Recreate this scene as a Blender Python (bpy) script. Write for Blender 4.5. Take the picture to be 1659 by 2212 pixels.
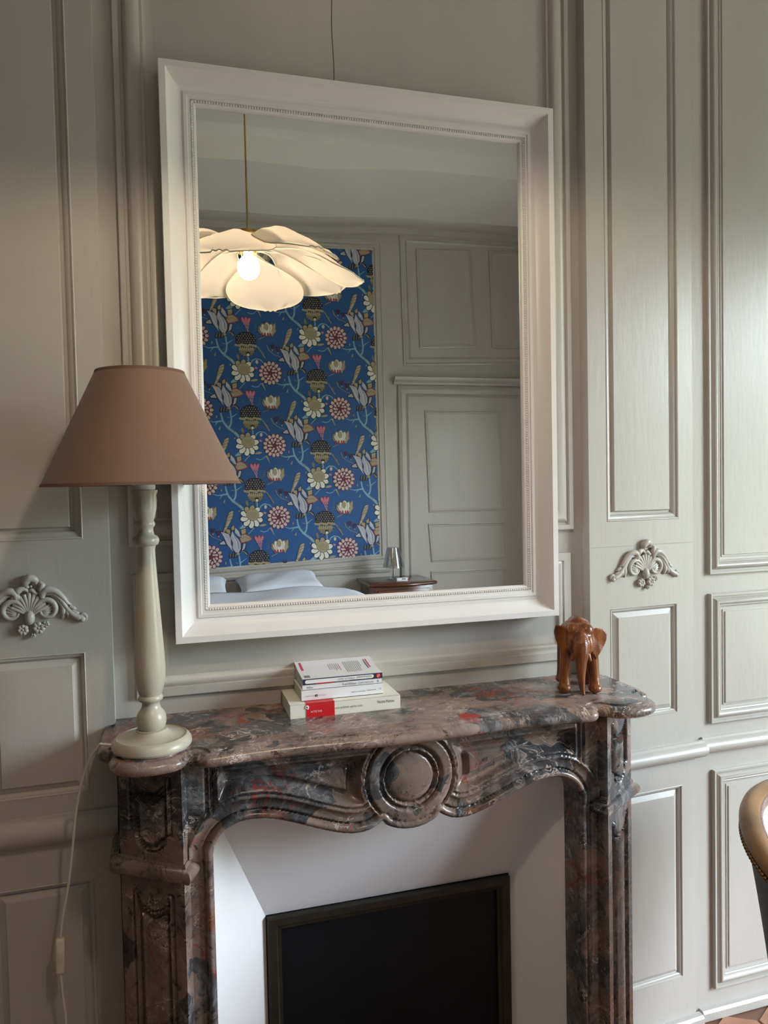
import bpy, bmesh, math, random
import numpy as np
from mathutils import Vector, Matrix, geometry
random.seed(7)
for o in list(bpy.data.objects): bpy.data.objects.remove(o)
sc = bpy.context.scene
COL = sc.collection
PI = math.pi
# ------------------------------------------------------------------ camera
FPX, IW, IH = 1650.0, 1659.0, 2212.0
CAM = np.array([0.0, -1.70, 1.461])
yaw, pitch, roll = math.radians(16.1), math.radians(-2.13), math.radians(-1.195)
fwd = np.array([math.sin(yaw)*math.cos(pitch), math.cos(yaw)*math.cos(pitch), math.sin(pitch)])
rgt = np.array([math.cos(yaw), -math.sin(yaw), 0.0]); upv = np.cross(rgt, fwd)
cr, sr = math.cos(roll), math.sin(roll)
rgt, upv = cr*rgt+sr*upv, -sr*rgt+cr*upv
cd = bpy.data.cameras.new('camera'); cam = bpy.data.objects.new('camera', cd); COL.objects.link(cam)
cd.sensor_fit = 'HORIZONTAL'; cd.sensor_width = 36.0; cd.lens = 36.0*FPX/IW; cd.clip_start = 0.02
cam.matrix_world = Matrix(((rgt[0], upv[0], -fwd[0], CAM[0]), (rgt[1], upv[1], -fwd[1], CAM[1]),
                           (rgt[2], upv[2], -fwd[2], CAM[2]), (0, 0, 0, 1)))
sc.camera = cam
# ------------------------------------------------------------------ world, light, exposure
WORLD_STRENGTH = 65.0
BULB_STRENGTH = 300.0
EXPOSURE = 0.0
w = bpy.data.worlds.new('overcast_sky'); sc.world = w; w.use_nodes = True
bgn = w.node_tree.nodes['Background']
bgn.inputs[1].default_value = WORLD_STRENGTH
# overcast sky above, a green garden with trees below the skyline
_n = w.node_tree.nodes; _l = w.node_tree.links
_tc = _n.new('ShaderNodeTexCoord'); _sp = _n.new('ShaderNodeSeparateXYZ'); _l.new(_tc.outputs['Generated'], _sp.inputs[0])
_mr = _n.new('ShaderNodeMapRange'); _mr.inputs['From Min'].default_value = -1; _l.new(_sp.outputs['Z'], _mr.inputs['Value'])
_rp = _n.new('ShaderNodeValToRGB'); _l.new(_mr.outputs[0], _rp.inputs[0]); _l.new(_rp.outputs[0], bgn.inputs[0])
_e = _rp.color_ramp.elements; _e[0].position = 0.0; _e[0].color = (.095, .104, .070, 1); _e[1].position = 1.0; _e[1].color = (.80, .90, 1.0, 1)
for _p, _c in ((.50, (.110, .124, .086)), (.545, (.13, .15, .11)), (.60, (.72, .82, .92))):
    _k = _e.new(_p); _k.color = (*_c, 1)
sc.view_settings.view_transform = 'Standard'; sc.view_settings.look = 'None'
sc.view_settings.exposure = EXPOSURE; sc.view_settings.gamma = 1.0
sc.view_settings.use_curve_mapping = False
# room: fireplace wall at y=0, wallpaper wall at y=YB, windows in the wall at x=XR
XL, XR, YB, HC = -5.5, 3.2, -4.1, 3.76
WINS = [(-0.85, -2.15)]; WZ0, WZ1 = 0.40, 2.55
for (ya, yb) in WINS:
    ld = bpy.data.lights.new('window_daylight', 'AREA'); ld.shape = 'RECTANGLE'
    ld.size = abs(ya-yb); ld.size_y = WZ1-WZ0; ld.cycles.is_portal = True
    lo = bpy.data.objects.new('window_daylight', ld); COL.objects.link(lo)
    lo.location = (XR+0.16, (ya+yb)/2, (WZ0+WZ1)/2); lo.rotation_euler = (PI/2, 0, PI/2)
sc.cycles.use_denoising = True
sc.cycles.max_bounces = 10; sc.cycles.diffuse_bounces = 6; sc.cycles.glossy_bounces = 5
sc.cycles.sample_clamp_indirect = 6.0
# ------------------------------------------------------------------ pixel helpers
def ray(px, py): return fwd+(px-IW/2)/FPX*rgt-(py-IH/2)/FPX*upv
def Yp(px, py, y):
    d = ray(px, py); return CAM+d*(y-CAM[1])/d[1]
def Zp(px, py, z):
    d = ray(px, py); return CAM+d*(z-CAM[2])/d[2]
YM = -0.022                                # plane of the mirror glass
def Mp(px, py, yreal):                     # a point seen in the mirror whose real depth is yreal
    p = Yp(px, py, 2*YM-yreal); return np.array([p[0], yreal, p[2]])
# ------------------------------------------------------------------ materials
def mat(name): 
    m = bpy.data.materials.new(name); m.use_nodes = True
    return m, m.node_tree.nodes, m.node_tree.links, m.node_tree.nodes['Principled BSDF']
def ramp(nd, stops, interp='LINEAR'):
    r = nd.new('ShaderNodeValToRGB'); r.color_ramp.interpolation = interp
    e = r.color_ramp.elements
    while len(e) > 1: e.remove(e[-1])
    e[0].position = stops[0][0]; e[0].color = (*stops[0][1], 1)
    for p, c in stops[1:]:
        k = e.new(p); k.color = (*c, 1)
    return r
def plain(name, col, rough=0.5, var=0.0, scale=8, bump=0.0, bscale=60, metal=0.0, spec=0.5, sheen=0.0, stretch=None, coat=0.0):
    m, nd, ln, b = mat(name)
    b.inputs['Base Color'].default_value = (*col, 1); b.inputs['Roughness'].default_value = rough
    b.inputs['Metallic'].default_value = metal; b.inputs['Specular IOR Level'].default_value = spec
    if sheen: b.inputs['Sheen Weight'].default_value = sheen
    if coat: b.inputs['Coat Weight'].default_value = coat; b.inputs['Coat Roughness'].default_value = 0.15
    tc = nd.new('ShaderNodeTexCoord'); src = tc.outputs['Object']
    if stretch:
        mp = nd.new('ShaderNodeMapping'); mp.inputs['Scale'].default_value = stretch; ln.new(src, mp.inputs[0]); src = mp.outputs[0]
    if var:
        n = nd.new('ShaderNodeTexNoise'); n.inputs['Scale'].default_value = scale; n.inputs['Detail'].default_value = 4
        ln.new(src, n.inputs['Vector'])
        r = ramp(nd, [(0.3, tuple(c*(1-var) for c in col)), (0.7, tuple(min(1, c*(1+var)) for c in col))])
        ln.new(n.outputs[0], r.inputs[0]); ln.new(r.outputs[0], b.inputs['Base Color'])
    if bump:
        n2 = nd.new('ShaderNodeTexNoise'); n2.inputs['Scale'].default_value = bscale; n2.inputs['Detail'].default_value = 3
        ln.new(src, n2.inputs['Vector'])
        bp = nd.new('ShaderNodeBump'); bp.inputs['Strength'].default_value = bump; bp.inputs['Distance'].default_value = 0.004
        ln.new(n2.outputs[0], bp.inputs['Height']); ln.new(bp.outputs[0], b.inputs['Normal'])
    return m
PAINT = plain('greige_panel_paint', (0.46, 0.435, 0.40), 0.33, 0.03, 3, 0.10, 26, stretch=(3, 3, 0.7))
PAINT_BACK = PAINT
WHITEFRAME = plain('white_frame_paint', (0.80, 0.775, 0.77), 0.38, 0.01, 6, 0.04, 40)
PLASTER = plain('white_plaster', (0.77, 0.755, 0.76), 0.6, 0.02, 5, 0.06, 25)
CEILM = plain('ceiling_plaster', (0.80, 0.80, 0.77), 0.8, 0.03, 2)
BLACK = plain('black_board', (0.004, 0.0055, 0.008), 0.5, 0.1, 3, spec=.25)
BLACKFR = plain('dark_olive_frame', (0.016, 0.012, 0.007), 0.45, 0.35, 30)
LAMPWOOD = plain('greige_turned_wood', (0.44, 0.41, 0.325), 0.33, 0.05, 14, 0.05, 60, stretch=(1, 1, 0.2))
SHADE = plain('taupe_lampshade_fabric', (0.195, 0.122, 0.092), 0.85, 0.04, 300, 0.15, 700, spec=0.2, sheen=0.15)
SHADETRIM = plain('dark_taupe_trim', (0.13, 0.07, 0.05), 0.8)
SOCKET = plain('white_lamp_socket', (0.75, 0.76, 0.75), 0.4)
CORD = plain('cream_cord', (0.72, 0.68, 0.58), 0.5)
SWITCHM = plain('cream_switch_plastic', (0.75, 0.70, 0.56), 0.35)
CREAMBOOK = plain('cream_book_cover', (0.82, 0.80, 0.70), 0.5, 0.01, 20)
WHITEBOOK = plain('white_book_cover', (0.82, 0.82, 0.85), 0.4, 0.01, 20)
PAGES = plain('book_pages', (0.72, 0.66, 0.53), 0.8, 0.08, 10, 0.3, 400, stretch=(0.2, 0.2, 30))
PAGESW = plain('pale_book_pages', (0.74, 0.70, 0.64), 0.8, 0.08, 10, 0.3, 400, stretch=(0.2, 0.2, 30))
RED = plain('red_print', (0.60, 0.012, 0.022), 0.4)
PINKRED = plain('pink_red_print', (0.62, 0.05, 0.13), 0.5)
INK = plain('black_ink', (0.02, 0.02, 0.025), 0.5)
GREYINK = plain('grey_ink', (0.16, 0.16, 0.18), 0.5)
NAVY = plain('navy_print', (0.022, 0.028, 0.07), 0.35)
PAPERW = plain('white_print', (0.85, 0.85, 0.86), 0.45)
GOLD = plain('brass', (0.72, 0.52, 0.18), 0.3, metal=1.0)
LINEN = plain('white_bed_linen', (0.72, 0.74, 0.82), 0.85, 0.03, 12, 0.35, 14)
WALNUT = plain('reddish_brown_wood', (0.085, 0.026, 0.013), 0.22, 0.35, 5, 0.0, stretch=(1, 8, 8), coat=0.3)
CHAIRWOOD = plain('waxed_gold_brown_wood', (0.23, 0.125, 0.055), 0.35, 0.35, 9, 0.2, 40, stretch=(1, 1, 1))
CHAIRIN = plain('pale_blue_chair_fabric', (0.50, 0.56, 0.63), 0.85, 0.04, 60, 0.2, 250)
CHAIROUT = plain('grey_green_chair_fabric', (0.13, 0.14, 0.125), 0.8, 0.05, 60, 0.15, 250)
BRONZE = plain('bronze_nail', (0.20, 0.12, 0.06), 0.35, metal=0.8)
DARKGAP = plain('dark_crack', (0.10, 0.09, 0.07), 0.9)
ZS_RED = .960
def marble_material(nm='red_grey_breccia_marble', gain=1.0):
    m, nd, ln, b = mat(nm)
    tc = nd.new('ShaderNodeTexCoord'); geo = nd.new('ShaderNodeNewGeometry')
    P0 = geo.outputs['Position']
    def noise(vec, s, det=5, rough=.55, dist=0.0):
        n = nd.new('ShaderNodeTexNoise'); n.inputs['Scale'].default_value = s; n.inputs['Detail'].default_value = det
        n.inputs['Roughness'].default_value = rough; n.inputs['Distortion'].default_value = dist
        ln.new(vec, n.inputs['Vector']); return n
    def mix(fac, a, c, mode='MIX'):
        x = nd.new('ShaderNodeMix'); x.data_type = 'RGBA'; x.blend_type = mode
        if isinstance(fac, float): x.inputs[0].default_value = fac
        else: ln.new(fac, x.inputs[0])
        for s, v in ((6, a), (7, c)):
            if isinstance(v, tuple): x.inputs[s].default_value = (*v, 1)
            else: ln.new(v, x.inputs[s])
        return x.outputs[2]
    warp = noise(P0, 5.0, 3)
    vm = nd.new('ShaderNodeVectorMath'); vm.operation = 'MULTIPLY_ADD'
    ln.new(warp.outputs[1], vm.inputs[0]); vm.inputs[1].default_value = (.22, .22, .22); ln.new(P0, vm.inputs[2])
    PW = vm.outputs[0]
    # mottled ground of grey brown and dull rose with sharp-edged dark clouds
    g = noise(PW, 8.0, 10, .72)
    base = ramp(nd, [(.30, (.020, .018, .020)), (.40, (.040, .034, .033)), (.455, (.125, .096, .085)), (.54, (.180, .128, .106)), (.61, (.21, .152, .128)), (.67, (.29, .215, .185)), (.76, (.40, .33, .29))])
    ln.new(g.outputs[0], base.inputs[0])
    n2 = noise(PW, 24.0, 8, .72)
    v = nd.new('ShaderNodeTexVoronoi'); v.inputs['Scale'].default_value = 13; v.inputs['Randomness'].default_value = 1
    ln.new(PW, v.inputs['Vector'])
    sep = nd.new('ShaderNodeSeparateColor'); ln.new(v.outputs['Color'], sep.inputs[0])
    clast = ramp(nd, [(.60, (0, 0, 0)), (.66, (1, 1, 1))]); ln.new(sep.outputs[0], clast.inputs[0])
    greys = ramp(nd, [(.34, (.016, .017, .020)), (.50, (.060, .060, .066)), (.62, (.15, .145, .15)), (.72, (.30, .28, .27))]); ln.new(n2.outputs[0], greys.inputs[0])
    c1 = mix(clast.outputs[0], base.outputs[0], greys.outputs[0])
    # black flecks
    nf = noise(PW, 34.0, 6, .75)
    fk = ramp(nd, [(.60, (0, 0, 0)), (.64, (.85, .85, .85))]); ln.new(nf.outputs[0], fk.inputs[0])
    c1 = mix(fk.outputs[0], c1, (.014, .013, .015))
    n3 = noise(P0, 5.0, 6, .65)
    st = ramp(nd, [(.58, (0, 0, 0)), (.64, (.8, .8, .8))]); ln.new(n3.outputs[0], st.inputs[0])
    ora = ramp(nd, [(.35, (.085, .030, .016)), (.6, (.22, .095, .045))]); ln.new(n2.outputs[0], ora.inputs[0])
    c2 = mix(st.outputs[0], c1, ora.outputs[0])
    def veins(s, lo, hi, vec, col, inp, gate=None):
        n = noise(vec, s, 6, .6, 1.2)
        mt = nd.new('ShaderNodeMath'); mt.operation = 'SUBTRACT'; ln.new(n.outputs[0], mt.inputs[0]); mt.inputs[1].default_value = .5
        ab = nd.new('ShaderNodeMath'); ab.operation = 'ABSOLUTE'; ln.new(mt.outputs[0], ab.inputs[0])
        r = ramp(nd, [(lo, (1, 1, 1)), (hi, (0, 0, 0))]); ln.new(ab.outputs[0], r.inputs[0])
        fac = r.outputs[0]
        if gate:
            gn = noise(P0, gate[0], 2); gr = ramp(nd, [(gate[1], (0, 0, 0)), (gate[1]+.1, (1, 1, 1))]); ln.new(gn.outputs[0], gr.inputs[0])
            fac = mix(1.0, fac, gr.outputs[0], 'MULTIPLY')
        return mix(fac, inp, col)
    c3 = veins(6.0, .002, .011, PW, (.44, .36, .32), c2, (7.0, .50))
    c4 = veins(12.0, .002, .008, PW, (.010, .009, .010), c3, (5.0, .44))
    c5 = veins(3.7, .003, .014, PW, (.22, .030, .024), c4, (6.0, .55))
    c6 = veins(9.5, .0012, .007, P0, (.50, .44, .40), c5, (9.0, .52))
    # one red jasper patch on the shelf edge
    pc_ = Zp(1018, 1572, ZS_RED)
    vd = nd.new('ShaderNodeVectorMath'); vd.operation = 'DISTANCE'; ln.new(PW, vd.inputs[0]); vd.inputs[1].default_value = (pc_[0]+.11, pc_[1]+.11, pc_[2]+.11)
    rp_ = ramp(nd, [(.022, (1, 1, 1)), (.030, (0, 0, 0))]); ln.new(vd.outputs['Value'], rp_.inputs[0])
    c6 = mix(rp_.outputs[0], c6, (.25, .028, .022))
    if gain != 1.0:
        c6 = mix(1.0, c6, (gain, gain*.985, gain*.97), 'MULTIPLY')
    ln.new(c6, b.inputs['Base Color'])
    b.inputs['Roughness'].default_value = 0.20
    rr = ramp(nd, [(.3, (.16, .16, .16)), (.7, (.34, .34, .34))]); ln.new(n2.outputs[0], rr.inputs[0]); ln.new(rr.outputs[0], b.inputs['Roughness'])
    bp = nd.new('ShaderNodeBump'); bp.inputs['Strength'].default_value = .12; bp.inputs['Distance'].default_value = .003
    ln.new(n2.outputs[0], bp.inputs['Height']); ln.new(bp.outputs[0], b.inputs['Normal'])
    return m
MARBLE = marble_material(); MARBLE_TOP = marble_material('breccia_marble_painted_sheen', 1.45)  # shelf copy: same marble lightened, reflected window light worked into its colour
def carved_wood():
    m, nd, ln, b = mat('orange_brown_carved_wood')
    tc = nd.new('ShaderNodeTexCoord')
    mp = nd.new('ShaderNodeMapping'); mp.inputs['Scale'].default_value = (1, 1, .25); ln.new(tc.outputs['Object'], mp.inputs[0])
    n = nd.new('ShaderNodeTexNoise'); n.inputs['Scale'].default_value = 70; n.inputs['Detail'].default_value = 5; ln.new(mp.outputs[0], n.inputs['Vector'])
    r = ramp(nd, [(.3, (.10, .024, .007)), (.55, (.21, .066, .018)), (.75, (.30, .105, .03))]); ln.new(n.outputs[0], r.inputs[0])
    ln.new(r.outputs[0], b.inputs['Base Color']); b.inputs['Roughness'].default_value = .30
    v = nd.new('ShaderNodeTexWave'); v.inputs['Scale'].default_value = 90; v.inputs['Distortion'].default_value = 6; v.inputs['Detail'].default_value = 2
    v.bands_direction = 'Z'; ln.new(tc.outputs['Object'], v.inputs['Vector'])
    bp = nd.new('ShaderNodeBump'); bp.inputs['Strength'].default_value = .22; bp.inputs['Distance'].default_value = .0006
    ln.new(v.outputs[0], bp.inputs['Height']); ln.new(bp.outputs[0], b.inputs['Normal'])
    return m
CARVED = carved_wood()
def mirror_mat():
    m, nd, ln, b = mat('silvered_mirror_glass')
    b.inputs['Base Color'].default_value = (.86, .87, .86, 1); b.inputs['Metallic'].default_value = 1; b.inputs['Roughness'].default_value = 0.0
    return m
MIRROR = mirror_mat()
def petal_mat():
    m, nd, ln, b = mat('ivory_petal_fabric')
    out = nd['Material Output']
    d = nd.new('ShaderNodeBsdfDiffuse'); d.inputs[0].default_value = (.82, .78, .72, 1)
    t = nd.new('ShaderNodeBsdfTranslucent'); t.inputs[0].default_value = (.80, .73, .63, 1)
    mx = nd.new('ShaderNodeMixShader'); mx.inputs[0].default_value = .42
    ln.new(d.outputs[0], mx.inputs[1]); ln.new(t.outputs[0], mx.inputs[2]); ln.new(mx.outputs[0], out.inputs[0])
    return m
PETAL = petal_mat()
def emit(name, col, s):
    m, nd, ln, b = mat(name)
    b.inputs['Base Color'].default_value = (*col, 1)
    b.inputs['Emission Color'].default_value = (*col, 1); b.inputs['Emission Strength'].default_value = s
    return m
BULB = emit('lit_warm_bulb', (1.0, 0.79, 0.55), BULB_STRENGTH)
def clear(name, tint=(.9, .92, .93), a=.75):
    m, nd, ln, b = mat(name); out = nd['Material Output']
    t = nd.new('ShaderNodeBsdfTransparent'); t.inputs[0].default_value = (*tint, 1)
    g = nd.new('ShaderNodeBsdfGlossy'); g.inputs['Roughness'].default_value = .08; g.inputs[0].default_value = (.9, .92, .95, 1)
    mx = nd.new('ShaderNodeMixShader'); mx.inputs[0].default_value = 1-a
    ln.new(t.outputs[0], mx.inputs[1]); ln.new(g.outputs[0], mx.inputs[2]); ln.new(mx.outputs[0], out.inputs[0])
    return m
CLEAR = clear('clear_acrylic', a=.72)
PANE = clear('window_pane_glass', (.97, .98, .98), a=.94)
# ------------------------------------------------------------------ object helpers
def link(name, me, m=None, parent=None, smooth=None):
    if m is not None:
        for x in (m if isinstance(m, (list, tuple)) else [m]): me.materials.append(x)
    o = bpy.data.objects.new(name, me); COL.objects.link(o)
    if smooth is not None:
        me.polygons.foreach_set('use_smooth', [True]*len(me.polygons))
        if smooth < 180: me.set_sharp_from_angle(angle=math.radians(smooth))
    if parent is not None:
        o.parent = parent
        bpy_mw = parent.matrix_world if parent.parent is None else parent.matrix_world
        o.matrix_parent_inverse = Matrix.Identity(4)
    return o
def tag(o, label=None, cat=None, group=None, kind=None):
    if label: o['label'] = label
    if cat: o['category'] = cat
    if group: o['group'] = group
    if kind: o['kind'] = kind
    return o
def empty(name, loc=(0, 0, 0), rz=0, label=None, cat=None, group=None):
    o = bpy.data.objects.new(name, None); COL.objects.link(o); o.location = loc; o.rotation_euler = (0, 0, rz)
    o.empty_display_size = .05
    return tag(o, label, cat, group)
class MB:
    def __init__(s): s.v = []; s.f = []; s.mi = []
    def add(s, verts, faces, mi=0):
        k = len(s.v); s.v += [tuple(map(float, p)) for p in verts]; s.f += [tuple(i+k for i in q) for q in faces]; s.mi += [mi]*len(faces)
    def box(s, x0, x1, y0, y1, z0, z1, mi=0):
        s.add([(x0, y0, z0), (x1, y0, z0), (x1, y1, z0), (x0, y1, z0), (x0, y0, z1), (x1, y0, z1), (x1, y1, z1), (x0, y1, z1)],
              [(0, 3, 2, 1), (4, 5, 6, 7), (0, 1, 5, 4), (1, 2, 6, 5), (2, 3, 7, 6), (3, 0, 4, 7)], mi)
    def lathe(s, prof, c=(0, 0, 0), n=40, mi=0, cap=True):
        vs = []; fs = []
        for (r, z) in prof:
            for k in range(n):
                a = 2*PI*k/n; vs.append((c[0]+r*math.cos(a), c[1]+r*math.sin(a), c[2]+z))
        for i in range(len(prof)-1):
            for k in range(n): fs.append((i*n+k, i*n+(k+1) % n, (i+1)*n+(k+1) % n, (i+1)*n+k))
        if cap:
            fs.append(tuple(range(n-1, -1, -1))); fs.append(tuple((len(prof)-1)*n+k for k in range(n)))
        s.add(vs, fs, mi)
    def tube(s, path, rad, n=10, mi=0, flat=1.0, up=(0, 0, 1), caps=True):
        pts = [Vector(p) for p in path]; N = len(pts); vs = []; fs = []
        rr = rad if isinstance(rad, (list, tuple, np.ndarray)) else [rad]*N
        pa = None
        for i, p in enumerate(pts):
            t = (pts[min(i+1, N-1)]-pts[max(i-1, 0)]).normalized()
            a = pa if pa is not None else Vector(up)
            a = (a-t*a.dot(t))
            if a.length < 1e-5: a = t.orthogonal()
            a.normalize(); pa = a; b = t.cross(a)
            for k in range(n):
                q = 2*PI*k/n; vs.append(tuple(p+a*(rr[i]*flat*math.cos(q))+b*(rr[i]*math.sin(q))))
        for i in range(N-1):
            for k in range(n): fs.append((i*n+k, i*n+(k+1) % n, (i+1)*n+(k+1) % n, (i+1)*n+k))
        if caps: fs.append(tuple(range(n-1, -1, -1))); fs.append(tuple((N-1)*n+k for k in range(n)))
        s.add(vs, fs, mi)
    def ball(s, c, r, n=12, m=8, mi=0, rot=None):
        r = r if isinstance(r, (tuple, list)) else (r, r, r)
        vs = []; fs = []
        for i in range(m+1):
            th = PI*i/m
            for k in range(n):
                a = 2*PI*k/n; p = Vector((r[0]*math.sin(th)*math.cos(a), r[1]*math.sin(th)*math.sin(a), r[2]*math.cos(th)))
                if rot is not None: p = rot @ p
                vs.append((c[0]+p.x, c[1]+p.y, c[2]+p.z))
        for i in range(m):
            for k in range(n): fs.append((i*n+k, (i+1)*n+k, (i+1)*n+(k+1) % n, i*n+(k+1) % n))
        s.add(vs, fs, mi)
    def poly(s, outer, holes=(), to3=lambda p: (p[0], 0, p[1]), mi=0):
        loops = [outer]+list(holes)
        t = geometry.tessellate_polygon([[Vector((p[0], p[1], 0)) for p in L] for L in loops])
        flat = [p for L in loops for p in L]
        s.add([to3(p) for p in flat], [tuple(x) for x in t], mi)
    def mesh(s, name):
        me = bpy.data.meshes.new(name); me.from_pydata(s.v, [], s.f)
        if any(s.mi): me.polygons.foreach_set('material_index', s.mi)
        bm = bmesh.new(); bm.from_mesh(me)
        bmesh.ops.remove_doubles(bm, verts=bm.verts, dist=1e-6)
        bmesh.ops.recalc_face_normals(bm, faces=bm.faces); bm.to_mesh(me); bm.free(); me.update()
        return me
    def build(s, name, m=None, parent=None, smooth=35): return link(name, s.mesh(name), m, parent, smooth)
def rbox(name, m, parent, size, loc=(0, 0, 0), bev=.003, seg=2, rot=None, smooth=40):
    bm = bmesh.new(); bmesh.ops.create_cube(bm, size=1.0)
    for v in bm.verts: v.co = Vector((v.co.x*size[0], v.co.y*size[1], v.co.z*size[2]))
    if bev: bmesh.ops.bevel(bm, geom=bm.edges, offset=bev, segments=seg, affect='EDGES', profile=.5)
    if rot is not None: bmesh.ops.transform(bm, matrix=rot.to_4x4(), verts=bm.verts)
    for v in bm.verts: v.co += Vector(loc)
    me = bpy.data.meshes.new(name); bm.to_mesh(me); bm.free()
    return link(name, me, m, parent, smooth)
# a wall plane: u runs along it, h stands off it into the room
class Plane:
    def __init__(s, O, ang=0.0, mirrored=False):
        s.O = np.array(O, float); s.u = np.array([math.cos(ang), math.sin(ang), 0.]); s.n = np.array([math.sin(ang), -math.cos(ang), 0.]); s.mir = mirrored
    def hit(s, px, py):
        d = ray(px, py); t = ((s.O-CAM)@s.n)/(d@s.n); p = CAM+d*t
        return ((p-s.O)@s.u, p[2])
    def pt(s, uz, h=0.0):
        p = s.O+s.u*uz[0]+s.n*h; y = p[1]
        if s.mir: y = 2*YM-y
        return (p[0], y, uz[1])
def inset(c, d):           # inset a convex ccw/cw quad by d along its edges
    n = len(c); out = []
    A = sum(c[i][0]*c[(i+1) % n][1]-c[(i+1) % n][0]*c[i][1] for i in range(n)); sg = 1 if A > 0 else -1
    L = []
    for i in range(n):
        p, q = c[i], c[(i+1) % n]; ex, ez = q[0]-p[0], q[1]-p[1]; l = math.hypot(ex, ez)
        nx, nz = -ez/l*sg, ex/l*sg; L.append((p[0]+nx*d, p[1]+nz*d, ex, ez))
    for i in range(n):
        a, b = L[i-1], L[i]; det = a[2]*b[3]-a[3]*b[2]
        t = ((b[0]-a[0])*b[3]-(b[1]-a[1])*b[2])/det; out.append((a[0]+a[2]*t, a[1]+a[3]*t))
    return out
def frame(mb, pl, quad, prof, mi=0):
    rings = [[pl.pt(p, h) for p in inset(quad, d)] for d, h in prof]; n = len(quad)
    vs = [p for r in rings for p in r]; fs = []
    for i in range(len(rings)-1):
        for k in range(n): fs.append((i*n+k, i*n+(k+1) % n, (i+1)*n+(k+1) % n, (i+1)*n+k))
    mb.add(vs, fs, mi)
def arc(x0, y0, x1, y1, n, bulge):    # profile arc between two points
    out = []
    for i in range(1, n):
        t = i/n; nx, ny = -(y1-y0), (x1-x0); l = math.hypot(nx, ny) or 1
        k = bulge*4*t*(1-t); out.append((x0+(x1-x0)*t+nx/l*k, y0+(y1-y0)*t+ny/l*k))
    return out
def rect(u0, u1, z0, z1): return [(u0, z0), (u1, z0), (u1, z1), (u0, z1)]
def panel(pl, quad, prof, parent, field_bevel=None):
    a = MB(); frame(a, pl, quad, prof); a.build('panel_moulding', PAINT, parent, 30)
    b = MB(); q = inset(quad, prof[-1][0]); h = prof[-1][1]
    if field_bevel:
        frame(b, pl, q, [(0, h)]+field_bevel); q2 = inset(q, field_bevel[-1][0]); h2 = field_bevel[-1][1]
    else: q2, h2 = q, h
    b.add([pl.pt(p, h2) for p in q2], [(0, 1, 2, 3)]); b.build('panel_field', PAINT, parent, 25)
# ================================================================== the room
ZF = 0.0
C0 = Plane((0, 0, 0)); PL = Plane((0, -.032, 0))
XCL, XCR = -.110, 1.008                       # the overmantel bay between the two side bays
CANT = math.radians(4.4)
PR = Plane((XCR, -.032, 0), CANT)             # right rosette bay, slightly canted
UR = .322
pe = PR.pt((UR, 0), 0)
PS = Plane((pe[0], pe[1]+.012, 0), math.radians(1.0))   # far right bay
US = XR-pe[0]
def structure(name, mb, m, smooth=25): return tag(mb.build(name, m, None, smooth), kind='structure')
def bayface(pl, u0, u1, z0, z1, holes, depth=.10):
    mb = MB(); mb.poly(rect(u0, u1, z0, z1), holes, lambda p: pl.pt(p, 0))
    for (a, b) in (((u0, z0), (u0, z1)), ((u1, z0), (u1, z1)), ((u0, z0), (u1, z0)), ((u0, z1), (u1, z1))):
        mb.add([pl.pt(a, 0), pl.pt(b, 0), pl.pt(b, -depth), pl.pt(a, -depth)], [(0, 1, 2, 3)])
    mb.add([pl.pt(p, -depth) for p in rect(u0, u1, z0, z1)], [(0, 1, 2, 3)])
    return mb
RECESS = [(0, 0), (.0015, .0015), (.004, .0005), (.006, -.003)]+arc(.006, -.003, .018, -.012, 5, .0025)+[(.018, -.012), (.0235, -.0125)]
RBEV = [(.0028, -.0035)]
SMALL = [(0, 0), (.0015, .0012), (.0035, -.002)]+arc(.0035, -.002, .0105, -.009, 4, .002)+[(.0105, -.009), (.0125, -.010)]
SBEV = [(.0005, -.0085), (.013, -.0025), (.0135, -.0005)]
BOLEC = [(0, -.002), (0, .0095), (.0015, .011), (.0065, .011), (.0075, .0045), (.0125, .0045), (.014, .009)]+arc(.014, .009, .029, .010, 6, .0055)+[(.029, .010), (.0305, .006), (.033, .0075), (.0355, .006), (.037, .001), (.0445, .0005)]
BBEV = [(.0005, .003), (.006, .0032), (.0065, .006)]
OVER = [(0, -.001), (0, .010), (.002, .012), (.012, .012), (.014, .006), (.019, .006), (.021, .012)]+arc(.021, .012, .052, .014, 7, .008)+[(.052, .014), (.054, .010), (.060, .010), (.062, .006)]+arc(.062, .006, .084, .0, 4, -.002)+[(.086, .0005)]
# ---- left bay -----------------------------------------------------
HT = HC+.02
lp = [rect(-.358, -.160, 1.361, 3.62), rect(-.354, -.1635, .838, 1.128), rect(-.356, -.161, .06, .655)]
wl = structure('wall_front_left', bayface(PL, XL, XCL, ZF, HT, [q[:] for q in lp]+[rect(-1.55, -.52, 1.361, 3.62), rect(-1.55, -.52, .06, .655)]), PAINT)
for q, pr, bv in ((lp[0], RECESS, RBEV), (lp[1], SMALL, SBEV), (lp[2], SMALL, SBEV), (rect(-1.55, -.52, 1.361, 3.62), RECESS, RBEV), (rect(-1.55, -.52, .06, .655), RECESS, RBEV)):
    panel(PL, q, pr, wl, bv)
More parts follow.
